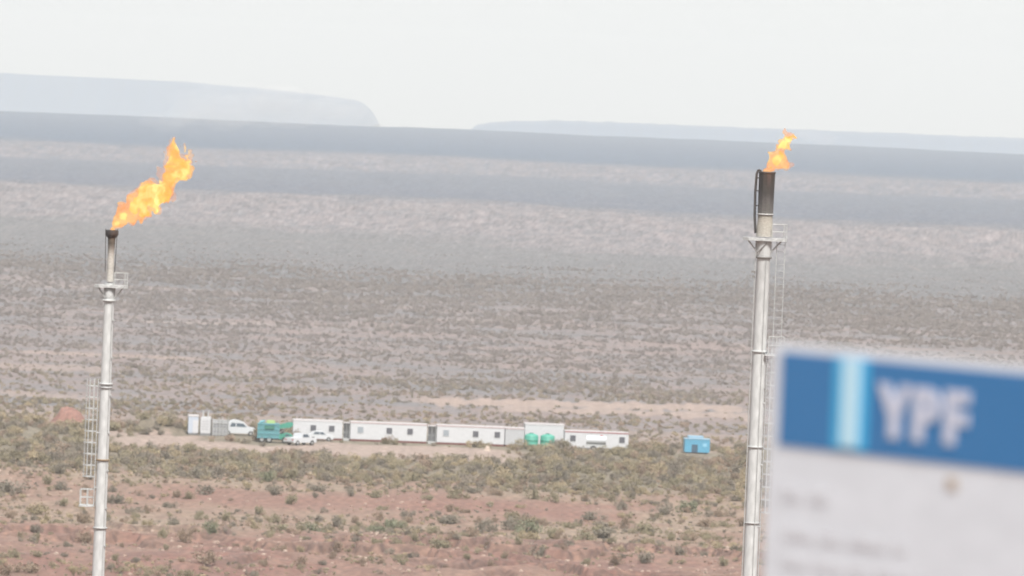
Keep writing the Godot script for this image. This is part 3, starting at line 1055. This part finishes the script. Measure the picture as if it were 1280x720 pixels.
# a road vehicle from its side outline (x forward, y up), with glass on both sides
func vehicle(called: String, label: String, category: String, foot: Vector3, turn: float, outline: Array, wide: float, glass: Array, wheels: Array, r: float, paint: Material) -> Node3D:
	var root := thing(called, label, category, foot, turn)
	var poly := PackedVector2Array()
	for q in outline: poly.append(Vector2(q[0], q[1]))
	var st := mb()
	extrude(st, poly, -wide / 2, wide / 2)
	part("body", fin(st), paint, root)
	for gq in glass:
		for s in [-1, 1]:
			var gp := PackedVector2Array()
			for q in gq: gp.append(Vector2(q[0], q[1]))
			var gs := mb()
			extrude(gs, gp, s * (wide / 2 + 0.006) - 0.008, s * (wide / 2 + 0.006) + 0.008)
			part("side_window", fin(gs), M.car_glass, root)
	for x in wheels:
		for s in [-1, 1]: wheel(root, x, r, s * (wide / 2 - 0.1))
	for e in [0, 1]:
		var x: float = outline[0][0] if e == 0 else outline[1][0]
		for s in [-1, 1]:
			var ls := mb()
			box(ls, Vector3(x + (0.01 if e else -0.01), 0.86, s * (wide / 2 - 0.22)), Vector3(0.05, 0.16, 0.3))
			part("headlight" if e else "tail_light", fin(ls), M.lamp_glass if e else M.lamp_red, root)
		var bs := mb()
		box(bs, Vector3(x + (0.04 if e else -0.04), 0.5, 0), Vector3(0.12, 0.18, wide * 0.96))
		part("bumper", fin(bs), M.flange_dark, root)
	clear(foot - Vector3(2, 0, 1), foot + Vector3(2, 0, 1), 14.0)
	return root

func build_camp() -> void:
	# the row of cabins, from the left
	cabin("white cabin with two dark windows, leftmost of the long cabins, behind the pickup", 366, 427.5, 2.6, [[391, 0], [414, 0]], [], M.cabin_white, M.skid_red, M.trim_white)
	stair("grey entrance porch between the leftmost long cabin and the longest cabin", 428.3, 436.7, 2.4)
	cabin("longest white cabin, one pale and two dark windows over a red skid", 437.5, 533, 2.6, [[450, 1], [486, 0], [512, 0]], [], M.cabin_white, M.skid_red, M.trim_pink)
	stair("grey stepped porch between the longest cabin and the middle cabin", 534, 544.5, 2.4)
	cabin("middle white cabin of the row with pale left window and red skid", 545.5, 630, 2.6, [[557, 1], [594, 0], [621, 0]], [], M.cabin_white, M.skid_red, M.trim_pink)
	cabin("short windowless white cabin left of the two green tanks", 631, 654.5, 2.55, [], [], M.cabin_grey, M.skid_red, M.trim_pink)
	cabin("taller white cabin with higher flat roof behind the two green tanks", 655.5, 704, 3.1, [], [662.0], M.cabin_white, M.skid_grey, M.trim_white, "camp_cabin", 2.5, 0.32, -2.0)
	cabin("white cabin at the right end of the row with red roof edge", 705.5, 785, 2.45, [[715.5, 0], [777, 0]], [], M.cabin_white, M.skid_grey, M.trim_red)
	# the left end: equipment cabins, masts and pipework
	cabin("small bluish white equipment cabin at the left end of the camp", 235, 247.5, 2.65, [], [244.0], M.cabin_blueish, M.skid_grey, M.trim_white)
	var g := spot(256.3, 544.6)
	clear(g - Vector3(1.5, 0, 0), g + Vector3(1.5, 0, 0))
	var t := thing("generator_unit", "tall white generator unit with two thin exhaust stacks near left camp end", "generator", g)
	var st := mb()
	soft_box(st, Vector3(0, 1.6, -1.2), Vector3(1.5, 2.4, 2.4), 0.06)
	part("housing", fin(st), M.cabin_white, t)
	st = mb()
	box(st, Vector3(0, 0.2, -1.2), Vector3(1.7, 0.4, 2.5))
	part("skid", fin(st), M.skid_grey, t)
	for x in [-0.42, 0.36]:
		st = mb()
		tube(st, Vector3(x, 2.75, -0.6), Vector3(x, 3.85, -0.6), 0.1, 0.1, 10)
		part("exhaust_stack", fin(st), M.stack_paint, t)
	for y in [1.0, 1.4, 1.8, 2.2]:
		st = mb()
		box(st, Vector3(0, y, 0.02), Vector3(1.1, 0.08, 0.05), Basis(Vector3.RIGHT, 0.5))
		part("louvre", fin(st), M.cabin_grey, t)
	for q in [[-0.86, 0.1], [0.86, 0.12]]:
		st = mb()
		box(st, Vector3(q[0], 1.5, -0.8), Vector3(0.16, 2.2, 1.2))
		part("side_panel", fin(st), M.flange_dark, t)
	g = spot(265.5, 545.0)
	clear(g - Vector3(4, 0, 0), g + Vector3(2.2, 0, 0), 13.0)
	t = thing("pipe_manifold", "grey steel pipe frame with uprights between the generator unit and white van", "pipe rack", g)
	for x in [0.0, 0.5, 0.95, 1.45, 2.0, 2.35]:
		st = mb()
		tube(st, Vector3(x, 0, -0.3), Vector3(x, 2.7 + 0.3 * sin(x * 9.0), -0.3), 0.07, 0.07, 8)
		part("upright", fin(st), M.cabin_grey if int(x * 4) % 2 == 0 else M.flange_grey, t)
	for y in [0.4, 1.2, 2.0, 2.5]:
		st = mb()
		tube(st, Vector3(-0.05, y, -0.25), Vector3(2.4, y, -0.25), 0.06, 0.06, 8)
		part("crossbar", fin(st), M.flange_grey, t)
	st = mb()
	soft_box(st, Vector3(1.15, 1.25, -1.5), Vector3(2.3, 2.3, 1.6), 0.05)
	part("rear_tank", fin(st), M.cabin_grey, t)
	# white van
	vehicle("white_van", "white high-roofed van parked left of the teal truck", "van", spot(300, 544.2), 0.12,
		[[-2.4, 0.35], [2.4, 0.35], [2.45, 0.95], [2.1, 1.2], [1.2, 1.35], [0.6, 2.0], [-0.2, 2.3], [-1.0, 2.42], [-1.6, 2.2], [-2.2, 1.5], [-2.45, 1.2]], 1.85,
		[[[-1.7, 1.35], [-0.8, 1.35], [-0.8, 1.95], [-1.4, 1.95]], [[-0.65, 1.35], [0.9, 1.35], [0.4, 1.85], [-0.65, 1.95]]], [-1.95, 1.55], 0.38, M.car_white)
	# teal truck
	g = spot(320.5, 553.0)
	clear(g, g + Vector3(5.5, 0, 0), 8.0)
	t = thing("crane_truck", "teal truck with caged body and green hooked crane arm in front of cabins", "truck", g, 0.03)
	st = mb()
	box(st, Vector3(2.7, 0.62, -1.2), Vector3(5.2, 0.24, 1.1))
	part("chassis", fin(st), M.flange_dark, t)
	st = mb()
	soft_box(st, Vector3(1.75, 1.85, -1.2), Vector3(3.3, 2.2, 2.2), 0.08)
	part("cage_body", fin(st), M.teal, t)
	for i in 12:
		st = mb()
		box(st, Vector3(0.16 + i * 0.29, 1.8, -0.06), Vector3(0.08, 2.3, 0.08))
		part("cage_bar", fin(st), M.teal_blue, t)
	for y in [0.8, 1.45, 2.1, 2.85]:
		st = mb()
		box(st, Vector3(1.75, y, -0.03), Vector3(3.4, 0.09, 0.08))
		part("cage_rail", fin(st), M.teal_blue, t)
	st = mb()
	soft_box(st, Vector3(1.9, 2.35, 0.02), Vector3(1.5, 0.55, 0.12), 0.05)
	part("side_hatch", fin(st), M.dark_green, t)
	st = mb()
	soft_box(st, Vector3(2.05, 3.15, -1.0), Vector3(1.3, 0.5, 0.9), 0.15)
	part("winch_housing", fin(st), M.lime, t)
	st = mb()
	tube(st, Vector3(0.4, 3.1, -0.6), Vector3(1.2, 3.3, -0.6), 0.18, 0.14, 10)
	part("hose_reel", fin(st), M.teal_blue, t)
	st = mb()
	var arm := PackedVector2Array()
	for q in [[2.9, 2.0], [3.5, 2.2], [4.2, 2.3], [5.0, 2.4], [5.45, 2.75], [5.4, 3.2], [4.8, 3.25], [4.0, 3.0], [3.2, 2.75], [2.8, 2.4]]: arm.append(Vector2(q[0], q[1]))
	extrude(st, arm, -0.9, -0.35)
	part("crane_arm", fin(st), M.teal_green, t)
	st = mb()
	tube(st, Vector3(3.4, 1.5, -0.5), Vector3(4.3, 2.25, -0.5), 0.13, 0.1, 10)
	part("hydraulic_ram", fin(st), M.flange_dark, t)
	st = mb()
	box(st, Vector3(3.75, 1.75, -0.9), Vector3(0.6, 0.7, 0.9))
	part("crane_pedestal", fin(st), M.rubber, t)
	st = mb()
	var cab := PackedVector2Array()
	for q in [[3.4, 0.6], [5.35, 0.6], [5.4, 1.2], [5.1, 1.45], [4.5, 1.6], [3.4, 1.35]]: cab.append(Vector2(q[0], q[1]))
	extrude(st, cab, -2.2, -0.15)
	part("cab", fin(st), M.teal_green, t)
	st = mb()
	box(st, Vector3(4.65, 1.25, -0.14), Vector3(0.6, 0.3, 0.03))
	part("side_window", fin(st), M.car_glass, t)
	for x in [0.8, 1.9, 4.3]:
		wheel(t, x, 0.5, -0.2)
		wheel(t, x, 0.5, -2.1)
	# white pickup and the car behind it
	vehicle("pickup_truck", "white pickup truck parked in front of the cabins beside the teal truck", "pickup", spot(375.5, 556.3), 0.85,
		[[-2.5, 0.42], [2.5, 0.42], [2.55, 0.95], [2.2, 1.15], [1.2, 1.22], [0.6, 1.78], [-0.55, 1.82], [-0.7, 1.2], [-2.5, 1.15]], 1.85,
		[[[-0.5, 1.22], [0.95, 1.22], [0.52, 1.68], [-0.42, 1.7]]], [-1.6, 1.6], 0.4, M.car_white)
	vehicle("parked_car", "white car half hidden behind the white pickup", "car", spot(400.5, 551.2), 0.1,
		[[-1.9, 0.35], [1.9, 0.35], [1.95, 0.8], [1.6, 0.98], [0.9, 1.05], [0.3, 1.5], [-1.0, 1.52], [-1.6, 1.05], [-1.92, 0.95]], 1.7,
		[[[-1.2, 1.03], [-0.25, 1.03], [-0.25, 1.42], [-0.9, 1.42]], [[-0.15, 1.03], [0.75, 1.03], [0.25, 1.42], [-0.15, 1.42]]], [-1.2, 1.2], 0.34, M.car_white)
	# green tanks, grey pump, white tank trailer
	for q in [[663.7, 559.6, "left of the two green water tanks in front of taller white cabin", 1.08], [684.0, 560.4, "right of the two green water tanks, next to the grey pump box", 1.12]]:
		g = spot(q[0], q[1])
		clear(g - Vector3(1.2, 0, 0), g + Vector3(1.2, 0, 0))
		t = thing("water_tank", q[2], "tank", g, 0.0, "green water tanks")
		var W := Color.WHITE
		var r: float = q[3]
		st = mb()
		lathe(st, [[r, 0.0, W], [r, 0.5, W], [r * 1.02, 0.53, W], [r * 1.02, 0.62, W], [r, 0.65, W], [r, 1.15, W], [r * 1.02, 1.18, W], [r * 1.02, 1.27, W], [r, 1.3, W], [r, 1.8, W], [r * 0.93, 1.95, W], [r * 0.5, 2.15, W], [0.3, 2.2, W]], 32)
		part("shell", fin(st), M.tank_green, t)
		st = mb()
		lathe(st, [[0.3, 2.18, W], [0.3, 2.3, W], [0.0, 2.33, W]], 16, Vector3.ZERO, false)
		part("lid", fin(st), M.dark_green, t)
	g = spot(699.2, 558.8)
	clear(g - Vector3(0.8, 0, 0), g + Vector3(0.8, 0, 0))
	t = thing("pump_box", "small grey pump box right of the green tanks", "pump", g)
	st = mb()
	soft_box(st, Vector3(0, 0.65, -0.5), Vector3(1.2, 1.1, 1.0), 0.08)
	part("housing", fin(st), M.flange_grey, t)
	st = mb()
	box(st, Vector3(0, 0.08, -0.5), Vector3(1.35, 0.16, 1.1))
	part("base", fin(st), M.flange_dark, t)
	st = mb()
	tube(st, Vector3(-0.3, 1.2, -0.5), Vector3(-0.3, 1.65, -0.5), 0.06, 0.06, 8)
	part("outlet_pipe", fin(st), M.flange_dark, t)
	g = spot(744.8, 565.5)
	clear(g - Vector3(1.8, 0, 0), g + Vector3(1.8, 0, 0), 7.0)
	t = thing("tank_trailer", "bright white tank trailer in front of the right end cabin", "trailer", g)
	st = mb()
	tube(st, Vector3(-1.5, 1.85, -0.7), Vector3(1.5, 1.85, -0.7), 0.66, 0.66, 24)
	part("tank", fin(st), M.car_white, t)
	st = mb()
	box(st, Vector3(0, 1.02, -0.7), Vector3(3.2, 0.34, 0.9))
	part("frame", fin(st), M.stack_paint, t)
	wheel(t, -0.4, 0.5, -0.1)
	wheel(t, -0.4, 0.5, -1.3)
	st = mb()
	soft_box(st, Vector3(0.5, 0.35, 0.1), Vector3(0.9, 0.5, 0.3), 0.06)
	part("locker", fin(st), M.car_white, t)
	st = mb()
	lathe(st, [[0.22, 2.48, Color.WHITE], [0.22, 2.65, Color.WHITE], [0.0, 2.67, Color.WHITE]], 14, Vector3(0.8, 0, -0.7), false)
	part("hatch", fin(st), M.trim_red, t)
	# the blue cabin on its own
	var a := spot(855.5, 566.4)
	var b := spot(886.8, 567.6)
	clear(a, b, 15.0)
	t = thing("site_hut", "light blue site hut standing alone right of the white cabins", "hut", a, atan2(-(b - a).z, (b - a).x))
	var n := (b - a).length()
	st = mb()
	soft_box(st, Vector3(n / 2, 1.18, -1.25), Vector3(n, 2.0, 2.5), 0.06)
	part("wall", fin(st), M.hut_blue, t)
	st = mb()
	box(st, Vector3(n / 2, 2.24, -1.25), Vector3(n + 0.1, 0.1, 2.6))
	part("roof", fin(st), M.hut_roof, t)
	st = mb()
	soft_box(st, Vector3(n * 0.45, 2.5, -1.3), Vector3(n * 0.62, 0.4, 1.6), 0.08)
	part("roof_tank", fin(st), M.hut_roof, t)
	st = mb()
	box(st, Vector3(n * 0.40, 0.78, 0.01), Vector3(0.95, 1.2, 0.05))
	part("door", fin(st), M.hut_dark, t)
	st = mb()
	box(st, Vector3(n * 0.8, 1.35, 0.01), Vector3(0.6, 0.5, 0.05))
	part("window", fin(st), M.hut_trim, t)
	for x in [0.5, n - 0.5]:
		st = mb()
		box(st, Vector3(x, 0.08, -1.25), Vector3(0.3, 0.2, 2.3))
		part("skid", fin(st), M.hut_dark, t)
	# mounds of spoil
	clear(spot(68, 527), spot(104, 527), 14.0)
	mound("earth_mound", "mound of red earth left of the left flare stack ladder", spot(86, 529.0), 3.0, 2.3, Color(0.33, 0.18, 0.145), 3)
	# pale rock at the edge of the pad
	var p := spot(609, 563.5)
	mound("pale_rock", "small pale rock at the pad edge below the middle white cabin", p, 0.55, 0.75, Color(0.62, 0.5, 0.42), 21)

func mound(called: String, label: String, at_: Vector3, r: float, h: float, tone: Color, seed_: int) -> void:
	var st := mb()
	st.set_smooth_group(4)
	var nr := 10
	var na := 40
	var p := func(i: int, j: int) -> Vector3:
		var u := float(i) / nr
		var ang := TAU * (j % na) / na
		var rr := r * u * (1.0 + 0.25 * ns(cos(ang) * 1.2 + seed_, sin(ang) * 1.2))
		var y := h * (1.0 - smoothstep(0.25, 1.0, u)) * (1.0 + 0.35 * ns(cos(ang) * u * 2.0 + seed_ * 3.0, sin(ang) * u * 2.0))
		return Vector3(cos(ang) * rr * 1.1, y - 0.05, sin(ang) * rr)
	for i in nr:
		for j in na:
			var q := [p.call(i, j), p.call(i, j + 1), p.call(i + 1, j + 1), p.call(i + 1, j)]
			for k in [0, 1, 2, 0, 2, 3]:
				st.set_color(tone * (1.0 + 0.25 * ns(q[k].x * 2.0 + seed_, q[k].z * 2.0)))
				st.add_vertex(q[k])
	var o := part(numbered(called), fin(st), M.earth, self, at_)
	tag(o, label, "rock" if called == "pale_rock" else "mound")

# ---------------------------------------------------------------- materials
func build_materials() -> void:
	M.mottle = mottle(5, 0.02, 0.75, 5)
	var dirt := mottle(8, 0.035, 0.78, 4)
	var streak := mottle(12, 0.06, 0.94, 4, 6.0)
	M.stack_paint = mat(0.60, 0.61, 0.60, 0.55, 0.0, dirt, 1.7)
	M.stack_streak = mat(0.64, 0.65, 0.64, 0.5, 0.0, mottle(14, 0.05, 0.84, 5, 7.0), 3.1)
	M.sooted = mat(1, 1, 1, 0.75, 0.0, dirt, 0.9, true)
	M.dark_steel = mat(0.075, 0.07, 0.068, 0.65, 0.3)
	M.flange_grey = mat(0.53, 0.53, 0.52, 0.6, 0.1, dirt, 0.8)
	M.flange_dark = mat(0.22, 0.21, 0.20, 0.65, 0.1)
	M.flange_rust = mat(0.33, 0.24, 0.15, 0.8, 0.0, dirt, 0.5)
	M.leaf = []
	for t in TONES:
		var m := mat(t[0], t[1], t[2], 0.9)
		m.backlight_enabled = true
		m.backlight = lin(t[0] * 0.35, t[1] * 0.35, t[2] * 0.3)
		M.leaf.append(m)
	M.leaf_tinted = mat(1, 1, 1, 0.9, 0.0, null, 1.0, true)
	M.leaf_tinted.backlight_enabled = true
	M.leaf_tinted.backlight = Color(0.3, 0.3, 0.3)
	M.fire = StandardMaterial3D.new()
	M.fire.shading_mode = BaseMaterial3D.SHADING_MODE_UNSHADED
	M.fire.vertex_color_use_as_albedo = true
	M.fire.transparency = BaseMaterial3D.TRANSPARENCY_ALPHA
	M.sign_white = mat(0.80, 0.85, 0.90, 0.4, 0.0, mottle(31, 0.02, 0.97, 3), 1.3)
	M.sign_blue = mat(0.032, 0.195, 0.46, 0.4)
	M.sign_cyan = mat(0.05, 0.47, 0.82, 0.4)
	M.sign_pale = mat(0.55, 0.85, 1.0, 0.4)
	M.sign_letter = mat(0.64, 0.68, 0.80, 0.4)
	M.sign_grey = mat(0.66, 0.67, 0.70, 0.5)
	M.sign_rust = mat(0.52, 0.44, 0.36, 0.8)
	M.cabin_white = mat(0.60, 0.605, 0.62, 0.55, 0.0, streak, 3.1)
	M.cabin_grey = mat(0.48, 0.485, 0.50, 0.6, 0.0, streak, 2.3)
	M.cabin_blueish = mat(0.50, 0.55, 0.63, 0.55, 0.0, streak, 2.3)
	M.roof_white = mat(0.66, 0.62, 0.62, 0.6, 0.0, dirt, 2.0)
	M.trim_white = mat(0.72, 0.70, 0.70, 0.6)
	M.trim_pink = mat(0.62, 0.48, 0.48, 0.6)
	M.trim_red = mat(0.45, 0.14, 0.15, 0.6)
	M.skid_red = mat(0.23, 0.085, 0.075, 0.7, 0.0, dirt, 1.0)
	M.skid_grey = mat(0.2, 0.2, 0.2, 0.7)
	M.window_frame = mat(0.55, 0.55, 0.56, 0.5)
	M.pane_dark = mat(0.11, 0.11, 0.125, 0.35)
	M.pane_pale = mat(0.30, 0.33, 0.36, 0.35)
	M.door_grey = mat(0.56, 0.56, 0.58, 0.6)
	M.car_white = mat(0.58, 0.60, 0.62, 0.3)
	M.car_white.clearcoat_enabled = true
	M.car_white.clearcoat = 0.5
	M.car_glass = mat(0.10, 0.13, 0.16, 0.15)
	M.rubber = mat(0.03, 0.03, 0.03, 0.9)
	M.lamp_glass = mat(0.7, 0.7, 0.66, 0.2)
	M.lamp_red = mat(0.4, 0.03, 0.03, 0.3)
	M.teal = mat(0.10, 0.30, 0.31, 0.6, 0.0, dirt, 1.2)
	M.teal_blue = mat(0.16, 0.40, 0.46, 0.6)
	M.teal_green = mat(0.07, 0.36, 0.26, 0.5, 0.0, dirt, 1.2)
	M.dark_green = mat(0.04, 0.17, 0.13, 0.6)
	M.lime = mat(0.36, 0.50, 0.20, 0.6)
	M.tank_green = mat(0.10, 0.44, 0.33, 0.45, 0.0, dirt, 1.5)
	M.hut_blue = mat(0.13, 0.42, 0.62, 0.5, 0.0, dirt, 1.8)
	M.hut_roof = mat(0.28, 0.42, 0.52, 0.6)
	M.hut_dark = mat(0.05, 0.10, 0.15, 0.6)
	M.hut_trim = mat(0.25, 0.5, 0.66, 0.6)
	M.earth = mat(1, 1, 1, 0.95, 0.0, M.mottle, 3.0, true)

# ---------------------------------------------------------------- all together
func _ready() -> void:
	nz.seed = 17
	nz.frequency = 1.0
	nz.fractal_octaves = 3
	# camera: a 275 mm lens focused short of the plain, so that the far land is a little soft and the near sign is blurred
	var cam := Camera3D.new()
	cam.name = "camera"
	cam.position = Vector3(0, EYE, 0)
	cam.rotation = Vector3(PITCH, 0, ROLL)
	cam.near = 1.0
	cam.far = 60000.0
	var ca := CameraAttributesPhysical.new()
	ca.frustum_focal_length = 12.0 / (360.0 / F)
	ca.frustum_near = 1.0
	ca.frustum_far = 60000.0
	ca.exposure_aperture = 4.0
	ca.frustum_focus_distance = 185.0
	cam.attributes = ca
	add_child(cam)
	cam_basis = Basis.from_euler(cam.rotation)
	# white hazy sky, veiled sun from the right behind the camera
	var sky_m := ProceduralSkyMaterial.new()
	sky_m.sky_top_color = lin(0.197, 0.207, 0.222)
	sky_m.sky_horizon_color = lin(0.216, 0.219, 0.215)
	sky_m.sky_curve = 0.25
	sky_m.ground_bottom_color = lin(0.12, 0.10, 0.09)
	sky_m.ground_horizon_color = lin(0.216, 0.219, 0.215)
	sky_m.sun_angle_max = 20.0
	var sky := Sky.new()
	sky.sky_material = sky_m
	var env := Environment.new()
	env.background_mode = Environment.BG_SKY
	env.sky = sky
	env.tonemap_mode = Environment.TONE_MAPPER_LINEAR
	env.tonemap_exposure = 4.2
	env.fog_enabled = true
	env.fog_density = 0.00009
	env.fog_light_color = Color(0.985, 0.994, 0.995)
	env.volumetric_fog_enabled = true
	env.volumetric_fog_density = 0.0
	env.sdfgi_enabled = true
	env.ssao_enabled = true
	env.ssil_enabled = true
	var we := WorldEnvironment.new()
	we.name = "world"
	we.environment = env
	add_child(we)
	var sun := DirectionalLight3D.new()
	sun.name = "sun"
	sun.light_color = Color(1.0, 0.985, 0.965)
	sun.light_energy = 0.5
	sun.light_angular_distance = 12.0
	sun.shadow_enabled = true
	sun.rotation_degrees = Vector3(-54, 16, 0)
	add_child(sun)

	build_materials()
	# tracks and clearings
	strip(128, 541, 250, 548, 3.2)
	strip(130, 550, 655, 573, 8.5)
	strip(400, 556, 640, 566, 5.5)
	strip(520, 501, 940, 512, 5.5, 1.0)
	strip(620, 510, 940, 521, 5.0, 0.9)
	strip(700, 560, 900, 566, 2.0, 0.5)
	strip(140, 401, 330, 405, 1.5, 0.9)
	strip(300, 405, 430, 412, 1.2, 0.5)
	strip(20, 438, 250, 451, 2.2, 0.7)
	strip(-20, 455, 130, 462, 5.0, 0.55)
	strip(-20, 355, 175, 358, 1.1, 0.8)
	strip(180, 358, 262, 361, 1.0, 0.7)
	strip(330, 374, 400, 362, 1.3, 0.5)
	strip(390, 361, 470, 358, 1.2, 0.5)
	strip(1085, 306, 1155, 334, 3.0, 0.5)
	strip(690, 372, 740, 380, 1.2, 0.7)
	strip(480, 384, 560, 386, 1.5, 0.5)
	strip(500, 398, 640, 405, 1.5, 0.45)
	strip(0, 490, 130, 500, 4.0, 0.6)
	strip(100, 540, 240, 530, 3.0, 0.4)
	strip(840, 574, 930, 572, 2.0, 0.5)
	build_ground()
	var far_line := []
	for q in [[590, 160.5], [620, 157.2], [700, 155.2], [850, 160.2], [960, 165.2], [1100, 170.2], [1280, 177.2], [1700, 196.0], [2100, 214.0]]:
		var p := at(q[0], q[1], 14500.0)
		far_line.append([p.x, p.y])
	ridge("far_hills", "pale blue ridge along the horizon behind the right flare stack", far_line, 14500.0, 900.0, -140.0, Color(0.06, 0.14, 0.27))  # tone has the blue of the haze painted in
	far_line = []
	for q in [[-1500, -75.0], [-1100, -62.0], [-800, 0.0], [-300, 74.0], [-120, 87.0], [0, 92.5], [60, 95.6], [100, 97], [190, 101.5], [230, 106], [290, 110], [330, 115], [370, 119], [400, 123], [425, 127.5], [437, 133], [446, 143], [455, 160]]:  # leftmost points: unseen peak out of view, added to raise the haze layer
		var p := at(q[0], q[1], 16500.0)
		far_line.append([p.x, p.y])
	ridge("table_mountain", "pale blue flat-topped hill on the left horizon", far_line, 16500.0, 900.0, -140.0, Color(0.06, 0.14, 0.27))  # blue airlight painted into the tone here too
	build_camp()
	scatter("scrub_belt", "dense olive scrub belt in front of the camp", [[690, 905, 0.115, 0.17, 0.9, 2.4], [905, 1034, 0.115, 0.25, 1.0, 2.9]], 4, 420, 0.032, 900)
	scatter("plain_scrub", "grey scrub dotted over the plain behind the camp", [[1034, 1450, 0.105, 0.30, 0.6, 1.6], [1450, 1950, 0.105, 0.2, 0.8, 1.9], [1950, 2250, 0.105, 0.1, 0.8, 1.7]], 3, 130, 0.055, 950)
	scatter("dry_tufts", "small dry tufts and low weeds on the pink soil in front", [[700, 935, 0.115, 0.8, 0.35, 1.1]], 3, 40, 0.11, 980)
	put_individuals()
	build_left_stack()
	build_right_stack()
	flame("gas_flame", "large yellow and orange gas flame blown rightward over the left flare stack", [[141, 287, 5, 0], [147, 278, 9, 2], [156, 270, 12, -2], [167, 260, 15, 3], [176, 252, 17, 0], [187, 246, 17, -4], [178, 266, 10, 4], [196, 258, 9, 3], [198, 239, 13, 2], [206, 231, 11, -3], [209, 243, 9, 2], [214, 220, 13, 3], [220, 209, 15, 0], [226, 202, 14, -3], [232, 210, 9, 3], [222, 191, 9, 0], [223, 181, 4.5, 0], [204, 212, 5, 2]], 360.0, 5, [150, 292])
	flame("gas_flame", "small pale orange gas flame over the right flare stack", [[958, 214, 6, 0], [964, 209, 7, 1], [971, 204, 8, -1], [981, 204, 7, 1], [987, 203, 4, 0], [976, 196, 7, 1], [979, 188, 7, 0], [984, 180, 7.5, -1], [989, 173, 7, 1], [992, 168, 4, 0], [968, 197, 4, 0]], 320.0, 9, [966, 216])
	smoke()
	stones()
	build_sign()

func smoke() -> void:
	# thin bluish exhaust that drifts off the flames to the right
	for f in [[360.0, [[212, 156, 14, 0.007], [222, 146, 17, 0.009], [232, 150, 14, 0.007], [240, 138, 20, 0.011], [255, 144, 18, 0.008], [268, 134, 24, 0.012], [300, 137, 28, 0.012], [335, 139, 28, 0.010], [370, 142, 26, 0.012], [400, 140, 24, 0.012], [428, 145, 20, 0.013], [415, 134, 20, 0.014], [440, 140, 15, 0.014], [345, 124, 26, 0.012], [230, 122, 15, 0.012], [262, 118, 18, 0.011], [310, 116, 20, 0.010], [350, 121, 20, 0.010], [395, 126, 18, 0.009], [190, 150, 12, 0.012], [285, 150, 20, 0.010]], "thin pale exhaust drifting right of the left flame"], [320.0, [[1000, 168, 6, 0.03], [1014, 170, 9, 0.024], [1032, 174, 11, 0.018]], "faint pale exhaust drifting right of the right flame"]]:
		var k: float = F / f[0]
		var root := Node3D.new()
		root.name = numbered("smoke")
		add_child(root)
		root.position = at(f[1][0][0], f[1][0][1], f[0])
		root.set_meta("kind", "stuff")
		root.set_meta("label", f[2])
		for q in f[1]:
			var v := FogVolume.new()
			v.shape = RenderingServer.FOG_VOLUME_SHAPE_ELLIPSOID
			v.size = Vector3(q[2] * 3.0, q[2] * 1.5, q[2] * 2.0) / k
			var m := FogMaterial.new()
			m.density = q[3] * 7.0
			m.albedo = Color(1.0, 1.0, 1.0)
			v.material = m
			v.name = "smoke_puff"
			root.add_child(v, true)
			v.position = at(q[0], q[1], f[0] + sin(q[0]) * 0.5) - root.position
			v.rotation.z = 0.15

func stones() -> void:
	# loose red and pale stones on the eroded ground
	rng.seed = 1200
	var st := mb()
	var pts := []
	for j in 4:
		for i in 7:
			var ang := TAU * (i + 0.5 * (j % 2)) / 7
			var rr: float = [0.5, 0.46, 0.3, 0.02][j] * rng.randf_range(0.8, 1.15)
			pts.append(Vector3(cos(ang) * rr, [-0.1, 0.14, 0.3, 0.36][j], sin(ang) * rr * 0.8))
	for j in 3:
		for i in 7:
			quad(st, pts[j * 7 + i], pts[j * 7 + (i + 1) % 7], pts[j * 7 + 7 + (i + 1) % 7], pts[j * 7 + 7 + i])
	var mm := MultiMesh.new()
	mm.transform_format = MultiMesh.TRANSFORM_3D
	mm.use_colors = true
	mm.mesh = fin(st)
	var list := []
	for i in 9000:
		var d := rng.randf_range(720, 930)
		var x := rng.randf_range(-0.1, 0.1) * d
		var w := ns(x * 0.06 + 5.0, d * 0.04) + 0.35 * bump(d, 735, 802, 14)
		if rng.randf() > w * 1.6: continue
		var s := 0.18 + 0.6 * pow(rng.randf(), 3.0)
		var t := rng.randf()
		var c := Color(0.22, 0.13, 0.10).lerp(Color(0.44, 0.34, 0.28), t)
		list.append([Transform3D(Basis(Vector3.UP, rng.randf() * TAU).scaled(Vector3(s, s * rng.randf_range(0.7, 1.3), s)), Vector3(x, height(x, d), -d)), c])
	mm.instance_count = list.size()
	for i in list.size():
		mm.set_instance_transform(i, list[i][0])
		mm.set_instance_color(i, list[i][1])
	var o := MultiMeshInstance3D.new()
	o.name = "stones"
	o.multimesh = mm
	o.material_override = M.leaf_tinted
	o.set_meta("kind", "stuff")
	o.set_meta("label", "loose red and pale stones on the eroded soil in front")
	add_child(o)
